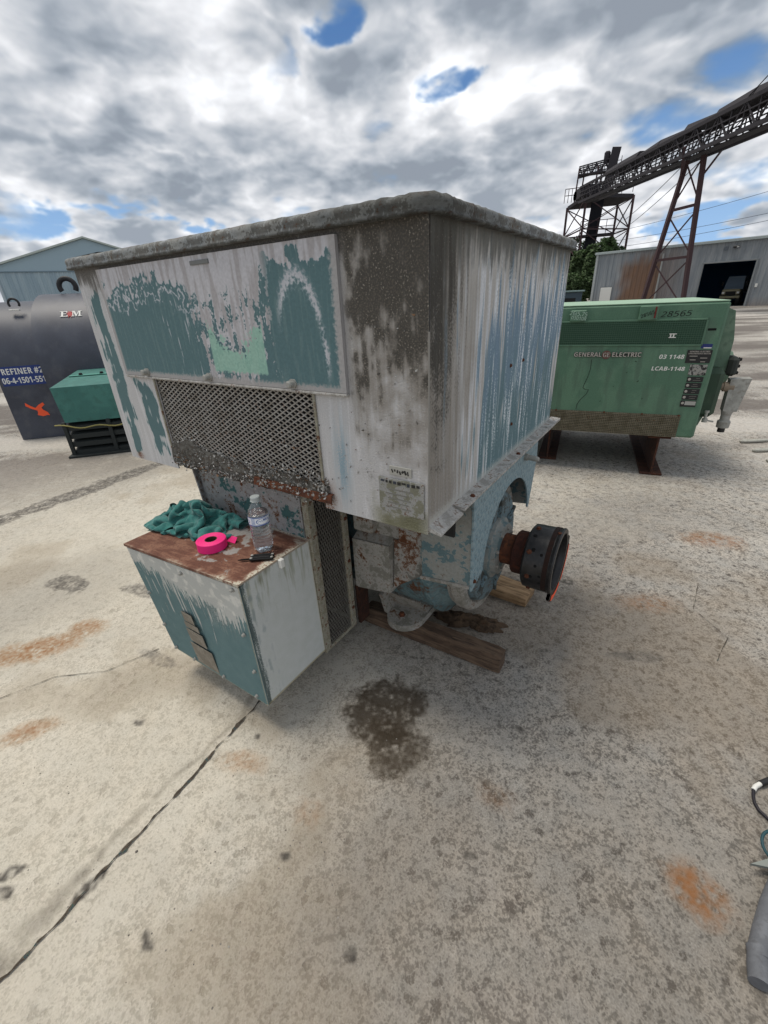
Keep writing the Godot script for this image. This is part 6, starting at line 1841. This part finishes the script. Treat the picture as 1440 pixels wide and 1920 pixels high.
func conveyor() -> void:
	var dark := mat(Color(0.185, 0.175, 0.195), 0.9)
	var red := mat(Color(0.265, 0.195, 0.205), 0.9)
	var a := aim(22.7, 8.75, 48.0); var b0 := aim(35.8, 12.75, 29.0)
	var dir := (b0 - a).normalized()
	var b := b0 + dir * 22.0
	var side := dir.cross(Vector3.UP).normalized() * 0.62
	var up := Vector3(0, 1.0, 0)
	var t := thing("conveyor_gallery", "long dark steel conveyor sloping up to the right above the warehouse", "conveyor", Vector3(a.x, 0, a.z))
	var o := a * Vector3(1, 0, 1)
	var A := a - o; var B := b - o
	for s in [-1.0, 1.0]:
		var g := Geo.new()
		for y in [-0.62, 0.42]: g.bar(A + side * s + up * y, B + side * s + up * y, 0.13, 0.16)
		lattice(g, A + side * s - up * 0.62, B + side * s - up * 0.62, A + side * s + up * 0.42, B + side * s + up * 0.42, 46, 0.06)
		for y in [-0.22, 0.05]: g.bar(A + side * s * 1.02 + up * y, B + side * s * 1.02 + up * y, 0.05)
		obj("side_truss", g, dark, t)
	var g := Geo.new()
	g.bar(A - up * 0.66, B - up * 0.66, 0.55, 0.05)
	for k in 34: g.bar(A.lerp(B, k / 34.0) - up * 0.5 - side, A.lerp(B, k / 34.0) - up * 0.5 + side, 0.09)
	obj("walkway_deck", g, dark, t)
	# the hood sheets over the belt, some sagging
	for k in 15:
		var s := 0.11 + k * 0.062
		var p := A.lerp(B, s); var q := A.lerp(B, s + 0.060)
		var lift := up * (0.62 + rng.randf_range(-0.07, 0.13)); var lift2 := up * (0.62 + rng.randf_range(-0.07, 0.13))
		g = Geo.new()
		g.hexa([p + lift - side * 0.9 - up * 0.18, p + lift + side * 0.9 - up * 0.18, q + lift2 + side * 0.9 - up * 0.18, q + lift2 - side * 0.9 - up * 0.18, p + lift - side * 0.6 + up * 0.10, p + lift + side * 0.6 + up * 0.10, q + lift2 + side * 0.6 + up * 0.10, q + lift2 - side * 0.6 + up * 0.10])
		obj("hood_sheet", g, dark, t)
	g = Geo.new()
	g.bar(A - dir * 1.1 + up * 0.05, A + dir * 1.2 + up * 0.1, 1.2, 0.75)
	g.lathe([Vector2(-0.65, 0.0), Vector2(-0.65, 0.34), Vector2(0.65, 0.34), Vector2(0.65, 0.0)], 18, Transform3D(Basis(up.cross(side.normalized()), side.normalized(), up).orthonormalized(), A - dir * 1.2))
	obj("head_drum", g, dark, t)
	for e in [0.505, 0.515, 0.66, 0.70]: obj("hood_rod", rod(A.lerp(B, e) + up * 0.6, A.lerp(B, e) + up * 1.4 + dir * 0.15, 0.035), dark, t)
	# trestle
	var f1 := aim(29.45, 0, 33.6) * Vector3(1, 0, 1); var f2 := aim(33.25, 0, 32.6) * Vector3(1, 0, 1)
	var h1 := aim(30.9, 10.2, 33.4); var h2 := aim(32.15, 10.55, 33.0)
	var tr := thing("steel_trestle", "tall rust-red two-legged steel trestle holding up the conveyor", "trestle", (f1 + f2) / 2.0)
	var oo := (f1 + f2) / 2.0
	g = Geo.new()
	g.bar(f1 - oo, h1 - oo, 0.20)
	obj("leg", g, red, tr)
	g = Geo.new()
	g.bar(f2 - oo, h2 - oo, 0.20)
	obj("leg", g, red, tr)
	var L := func(s: float) -> Vector3: return (f1 - oo).lerp(h1 - oo, s)
	var R := func(s: float) -> Vector3: return (f2 - oo).lerp(h2 - oo, s)
	for e in [0.37, 0.70]:
		g = Geo.new()
		g.bar(L.call(e), R.call(e), 0.13)
		obj("cross_beam", g, red, tr)
	for e in [[0.03, 0.35], [0.39, 0.66], [0.73, 0.99]]:
		for fl in 2:
			g = Geo.new()
			g.bar(L.call(e[fl]), R.call(e[1 - fl]), 0.06)
			obj("brace", g, red, tr)
	g = Geo.new()
	g.bar(L.call(0.86), L.call(0.86) + Vector3(-0.5, 1.5, 0.6), 0.09)
	g.bar(R.call(0.86), R.call(0.86) + Vector3(1.05, 1.75, 0.3), 0.09)
	obj("knee_brace", g, red, tr)
	tower(dark, red)
	# wires
	var wm := mat(Color(0.10, 0.10, 0.11), 0.8)
	for e in [[38.0, 17.6, 24.0, 26.6, 6.2, 56.0, 0.022, "upper of the two thin guy wires running down beside the conveyor"], [38.6, 16.6, 24.0, 26.9, 5.6, 56.0, 0.022, "lower of the two thin guy wires running down beside the conveyor"]]:
		wire_line(aim(e[0], e[1], e[2]), aim(e[3], e[4], e[5]), e[6], 0.35, wm, e[7], "guy wires beside the conveyor")
	for e in [[5.0, 7.35, "topmost of the three far power lines above the warehouse roof"], [4.35, 5.55, "middle one of the three far power lines above the warehouse roof"], [3.75, 5.0, "lowest of the three far power lines above the warehouse roof"]]:
		wire_line(aim(24.0, e[0], 95.0), aim(40.0, e[1] * 1.02, 82.0), 0.028, 0.3, mat(Color(0.30, 0.33, 0.38), 0.8), e[2], "far power lines")


func rod(a: Vector3, b: Vector3, r: float) -> Geo:
	var g := Geo.new()
	g.tube([a, b], r, 6)
	return g


func wire_line(a: Vector3, b: Vector3, r: float, sag: float, m: Material, label: String, group: String) -> void:
	var p := []
	for k in 25:
		var s := k / 24.0
		p.append(a.lerp(b, s) - Vector3(0, sag * 4.0 * s * (1.0 - s), 0))
	var g := Geo.new()
	g.tube(p, r, 5)
	tag(obj("overhead_wire", g, m), label, "wire", group)


func tower(dark: Material, red: Material) -> void:
	var at := aim(24.0, 0, 52.0) * Vector3(1, 0, 1)
	var t := thing("loading_tower", "rusty open steel tower with platforms, duct and railings at the conveyor's end", "tower", at, deg_to_rad(-24.0))
	var feet := [Vector3(-2.75, 0, 0), Vector3(-1.15, 0, 2.2), Vector3(2.8, 0, 0.4), Vector3(1.6, 0, -2.4)]
	var tops := [Vector3(-2.75, 8.35, 0), Vector3(-1.15, 8.9, 2.2), Vector3(2.7, 8.7, 0.4), Vector3(1.6, 8.6, -2.4)]
	for i in 4:
		var g := Geo.new()
		g.bar(feet[i], tops[i], 0.19)
		obj("leg", g, red, t)
	for i in 4:
		var j := (i + 1) % 4
		for e in [[0.02, 0.40], [0.42, 0.70], [0.72, 0.98]]:
			for fl in 2:
				var g := Geo.new()
				g.bar(feet[i].lerp(tops[i], e[fl]), feet[j].lerp(tops[j], e[1 - fl]), 0.07)
				obj("brace", g, red, t)
		for e in [0.41, 0.71]:
			var g := Geo.new()
			g.bar(feet[i].lerp(tops[i], e), feet[j].lerp(tops[j], e), 0.10)
			obj("cross_beam", g, red, t)
	var g := Geo.new()
	g.hexa([tops[0] + Vector3(0, -0.18, 0), tops[1] + Vector3(0, -0.18, 0), tops[2] + Vector3(0, -0.18, 0), tops[3] + Vector3(0, -0.18, 0), tops[0] + Vector3(0, 0.1, 0), tops[1] + Vector3(0, 0.1, 0), tops[2] + Vector3(0, 0.1, 0), tops[3] + Vector3(0, 0.1, 0)])
	obj("main_deck", g, dark, t)
	# upper frame on the left
	for e in [[-2.2, 0.3], [-1.75, -0.4], [-0.65, 0.3], [-0.3, -0.4]]:
		g = Geo.new()
		g.bar(Vector3(e[0], 8.4, e[1]), Vector3(e[0] + 0.1, 11.2, e[1]), 0.12)
		obj("upper_post", g, red, t)
	g = Geo.new()
	for z in [0.3, -0.4]:
		for y in [10.75, 11.15, 11.45]: g.bar(Vector3(-2.15, y - 0.15, z), Vector3(0.3, y + 0.15, z), 0.09)
		lattice(g, Vector3(-2.1, 10.6, z), Vector3(0.3, 10.9, z), Vector3(-2.1, 11.3, z), Vector3(0.3, 11.6, z), 7, 0.06)
	g.box(Vector3(-0.9, 10.72, 0), Vector3(2.4, 0.10, 0.8), 0.0)
	obj("upper_gantry", g, dark, t)
	part_box("gantry_motor", Vector3(0.05, 11.75, 0), Vector3(0.5, 0.9, 0.5), dark, t, 0.12)
	part_box("upper_duct", Vector3(0.55, 10.85, 0), Vector3(0.72, 3.0, 0.8), dark, t, 0.02, Basis(Vector3(0, 0, 1), -0.12))
	part_box("duct_foot", Vector3(0.2, 9.4, 0), Vector3(0.5, 1.2, 0.6), dark, t, 0.02, Basis(Vector3(0, 0, 1), -0.1))
	part_box("lower_duct", Vector3(-0.25, 6.8, 0.5), Vector3(1.0, 4.4, 0.9), mat(Color(0.07, 0.08, 0.11), 0.9), t, 0.03, Basis(Vector3(0, 0, 1), -0.05))
	part_box("lower_landing", Vector3(0.1, 5.85, 0.6), Vector3(3.0, 0.14, 1.6), dark, t)
	for e in [[-1.35, 1.55, 5.92, 1.4], [-0.9, 2.55, 8.95, 0.3], [-3.0, -1.8, 8.5, 1.6]]:
		g = Geo.new()
		for k in 5: g.bar(Vector3(lerpf(e[0], e[1], k / 4.0), e[2], e[3]), Vector3(lerpf(e[0], e[1], k / 4.0), e[2] + 1.05, e[3]), 0.05)
		for y in [0.55, 1.05]: g.bar(Vector3(e[0], e[2] + y, e[3]), Vector3(e[1], e[2] + y, e[3]), 0.05)
		obj("railing", g, red, t)
	g = Geo.new()
	for s in [0.95, 1.25]: g.bar(Vector3(s, 9.4, 0.2), Vector3(s, 11.7, 0.2), 0.05)
	for k in 5: g.bar(Vector3(0.95, 9.6 + k * 0.45, 0.2), Vector3(1.25, 9.6 + k * 0.45, 0.2), 0.04)
	obj("cage_ladder", g, red, t)


# ---------------------------------------------------------------- trees
func trees() -> void:
	var leaf := Geo.new()
	for k in 5:
		var a := k * 2.4; var d := Vector3(cos(a), 0.35 * sin(k * 1.7), sin(a))
		var s := Vector3(-d.z, 0.4, d.x) * 0.42
		leaf.tri(d * 0.1 - s * 0.5, d + Vector3(0, -0.1, 0), d * 0.5 + s); leaf.tri(d * 0.1 - s * 0.5, d * 0.5 + s, d * 0.0 + s * 0.7)
	var lm := leaf.mesh()
	var m := mat(Color.WHITE, 0.85)
	m.vertex_color_use_as_albedo = true
	m.backlight_enabled = true
	m.backlight = Color(0.30, 0.42, 0.16)
	var bark := mat(Color(0.24, 0.20, 0.17), 0.95)
	# azimuth, distance, height, crown radius, label, seed
	for e in [[22.2, 58.0, 6.4, 2.1, "dark leafy tree standing among the legs of the steel tower", 1], [20.2, 62.0, 6.3, 2.3, "tree behind the far top corner of the weathered motor", 2], [25.2, 44.0, 4.9, 1.45, "bushy bright green tree by the warehouse's left corner", 3], [23.7, 46.0, 5.0, 1.4, "narrow green tree left of the bushy one by the warehouse", 4], [26.3, 49.0, 4.6, 1.2, "small tree behind the warehouse's left corner", 5], [22.9, 42.0, 2.6, 1.0, "low bush between the small shed and the warehouse", 6]]:
		rng.seed = 700 + e[5]
		var f := noise(520 + e[5], 0.55, 3)
		var at := aim(e[0], 0, e[1]) * Vector3(1, 0, 1)
		var t := thing("leafy_tree" if e[2] > 3.0 else "leafy_bush", e[4], "tree" if e[2] > 3.0 else "bush", at, 0.0, "trees by the warehouse" if e[2] > 3.0 else "")
		var H: float = e[2]; var R: float = e[3]
		var g := Geo.new()
		g.tube([Vector3.ZERO, Vector3(0.08, H * 0.3, 0.05), Vector3(-0.05, H * 0.6, 0.0), Vector3(0.05, H * 0.9, 0.05)], 0.15, 8, [0.20, 0.15, 0.10, 0.03])
		for k in 7:
			var a := k * 2.4; var y0 := H * (0.28 + 0.08 * k)
			g.tube([Vector3(0, y0, 0), Vector3(cos(a) * R * 0.4, y0 + H * 0.08, sin(a) * R * 0.4), Vector3(cos(a) * R * 0.8, y0 + H * 0.16, sin(a) * R * 0.8)], 0.05, 5, [0.07, 0.045, 0.015])
		obj("trunk", g, bark, t)
		var mm := MultiMesh.new()
		mm.transform_format = MultiMesh.TRANSFORM_3D
		mm.use_colors = true
		mm.mesh = lm
		var count := 3600 if H > 3.0 else 1500
		var list := []
		var tries := 0
		while list.size() < count and tries < count * 8:
			tries += 1
			var p := Vector3(rng.randf_range(-1, 1), rng.randf_range(-1, 1), rng.randf_range(-1, 1))
			if p.length() > 1.0: continue
			var q := Vector3(p.x * R, H * 0.55 + p.y * H * 0.47, p.z * R)
			var edge := p.length() + f.get_noise_3dv(q * 1.2) * 0.9
			if edge > 0.82 or edge < 0.18 or f.get_noise_3dv(q * 2.6 + Vector3(30, 0, 0)) < -0.12: continue
			list.append(q)
		mm.instance_count = list.size()
		for i in list.size():
			mm.set_instance_transform(i, Transform3D(Basis.from_euler(Vector3(rng.randf_range(-0.8, 0.8), rng.randf() * TAU, rng.randf_range(-0.8, 0.8))).scaled(Vector3.ONE * rng.randf_range(0.14, 0.27)), list[i]))
			var bright: float = 0.8 + 0.5 * f.get_noise_3dv(list[i] * 0.8) + rng.randf_range(-0.2, 0.2)
			mm.set_instance_color(i, (Color(0.105, 0.165, 0.07) if e[5] in [3, 4, 6] else Color(0.07, 0.115, 0.058)) * bright)
		var o := MultiMeshInstance3D.new()
		o.name = "crown"
		o.multimesh = mm
		o.material_override = m
		t.add_child(o)
		o.set_meta("kind", "stuff")
	rng.seed = 811


# ---------------------------------------------------------------- small things in the yard
func small_things() -> void:
	# grey hose end at the lower right
	var g := Geo.new()
	var line := [Vector3(0.716, 0.022, -0.343), Vector3(0.732, 0.022, -0.366), Vector3(0.750, 0.022, -0.388), Vector3(0.785, 0.023, -0.420), Vector3(0.835, 0.024, -0.462), Vector3(0.90, 0.025, -0.510), Vector3(1.0, 0.026, -0.575), Vector3(1.2, 0.027, -0.70), Vector3(1.6, 0.027, -0.88), Vector3(2.1, 0.027, -1.0), Vector3(2.8, 0.027, -1.05)]
	g.tube(line, 0.021, 18, [0.0185, 0.0190, 0.0190, 0.0187, 0.019, 0.019, 0.019, 0.019, 0.019, 0.019, 0.019])
	var h := thing("grey_hose", "thick grey hose end lying on the concrete at the lower right", "hose")
	var gm := mat(Color.WHITE, 0.75, 0.0, worn_skin(601, Color(0.37, 0.38, 0.40), Color(0.43, 0.44, 0.46), Color(0.30, 0.30, 0.31), 0.5), 6.0, 0.05)
	obj("hose_tube", g, gm, h)
	g = Geo.new()
	g.tube([line[2] + Vector3(-0.004, 0, 0.008), line[2] + Vector3(0.004, 0.001, -0.008)], 0.0197, 18)
	obj("hose_joint", g, gm, h)
	# clamp foot, black and teal cables coming into the frame
	g = Geo.new()
	g.prism(PackedVector2Array([Vector2(-0.052, 0.004), Vector2(0.16, -0.05), Vector2(0.18, 0.03), Vector2(0.02, 0.016)]), 0.0, 0.008, Transform3D(Basis(Vector3(1, 0, 0), Vector3(0, 0, -1), Vector3(0, 1, 0)), Vector3(0.900, 0.03, -0.535)))
	tag(obj("clamp_plate", g, mat(Color(0.50, 0.52, 0.50), 0.6)), "pale pointed clamp plate above the grey hose at the frame's edge", "clamp")
	g = Geo.new()
	var p := []
	for k in 17:
		var a := 0.6 + 4.6 * k / 16.0
		p.append(Vector3(0.945 + cos(a) * 0.040, 0.035 + 0.012 * sin(a), -0.566 - sin(a) * 0.036))
	g.tube(p, 0.0035, 8)
	tag(obj("thin_cable", g, mat(Color(0.10, 0.26, 0.29), 0.6)), "thin teal cable loop near the grey hose", "cable")
	var bc := thing("black_cable", "thin black cable with white tape looping in from the right", "cable")
	g = Geo.new()
	g.tube([Vector3(2.4, 0.012, -0.9), Vector3(1.6, 0.012, -0.83), Vector3(1.20, 0.016, -0.775), Vector3(1.10, 0.014, -0.752), Vector3(1.040, 0.012, -0.737)], 0.0085, 10)
	obj("cable_end", g, M.black_plate, bc)
	g = Geo.new()
	g.tube([Vector3(1.040, 0.012, -0.737), Vector3(1.022, 0.011, -0.731), Vector3(1.010, 0.009, -0.723)], 0.0062, 10)
	obj("white_tape", g, M.white, bc)
	g = Geo.new()
	g.tube([Vector3(1.010, 0.009, -0.723), Vector3(0.998, 0.008, -0.708), Vector3(0.988, 0.007, -0.690), Vector3(0.985, 0.007, -0.672), Vector3(0.992, 0.007, -0.648), Vector3(1.02, 0.007, -0.625)], 0.0042, 8)
	obj("cable_loop", g, mat(Color(0.10, 0.09, 0.12), 0.6), bc)
	# rope by the green motor
	g = Geo.new()
	p = []
	for k in 60:
		var s := k / 59.0
		p.append(Vector3(3.30 + 0.27 * sin(s * 19.0) + s * 0.25, 0.016, -3.02 - s * 0.75 + 0.06 * cos(s * 19.0)))
	g.tube(p, 0.013, 8)
	tag(obj("rope", g, mat(Color.WHITE, 0.95, 0.0, worn_skin(611, Color(0.62, 0.62, 0.59), Color(0.70, 0.70, 0.67), Color(0.45, 0.44, 0.42), 0.7), 12.0)), "grey-white rope lying in loops on the concrete beside the green motor", "rope")
	# grit and crumbs
	var rg := Geo.new()
	rg.hexa([Vector3(-0.6, 0, -0.3), Vector3(-0.25, 0, 0.55), Vector3(0.55, 0, 0.25), Vector3(0.15, 0, -0.6), Vector3(-0.3, 0.45, -0.3), Vector3(-0.25, 0.5, 0.3), Vector3(0.3, 0.4, 0.2), Vector3(0.25, 0.55, -0.3)])
	var mm := MultiMesh.new()
	mm.transform_format = MultiMesh.TRANSFORM_3D
	mm.use_colors = true
	mm.mesh = rg.mesh()
	mm.instance_count = 900
	for i in 900:
		var d := 0.5 + 4.5 * pow(rng.randf(), 1.6); var a := rng.randf_range(-1.25, 1.25)
		var pos := Vector3(sin(a) * d, 0.0, -cos(a) * d)
		mm.set_instance_transform(i, Transform3D(Basis(Vector3.UP, rng.randf() * TAU).scaled(Vector3(1, 0.5, 1) * rng.randf_range(0.0014, 0.0042) * (2.0 if i % 31 == 0 else 1.0)), pos))
		mm.set_instance_color(i, Color(0.085, 0.078, 0.07).lerp(Color(0.32, 0.30, 0.27), pow(rng.randf(), 1.3)))
	var o := MultiMeshInstance3D.new()
	o.name = "grit"
	o.multimesh = mm
	var m := mat(Color.WHITE, 1.0)
	m.vertex_color_use_as_albedo = true
	o.material_override = m
	add_child(o)
	tag(o, "dark grit and crumbs scattered over the concrete", "grit", "", "stuff")
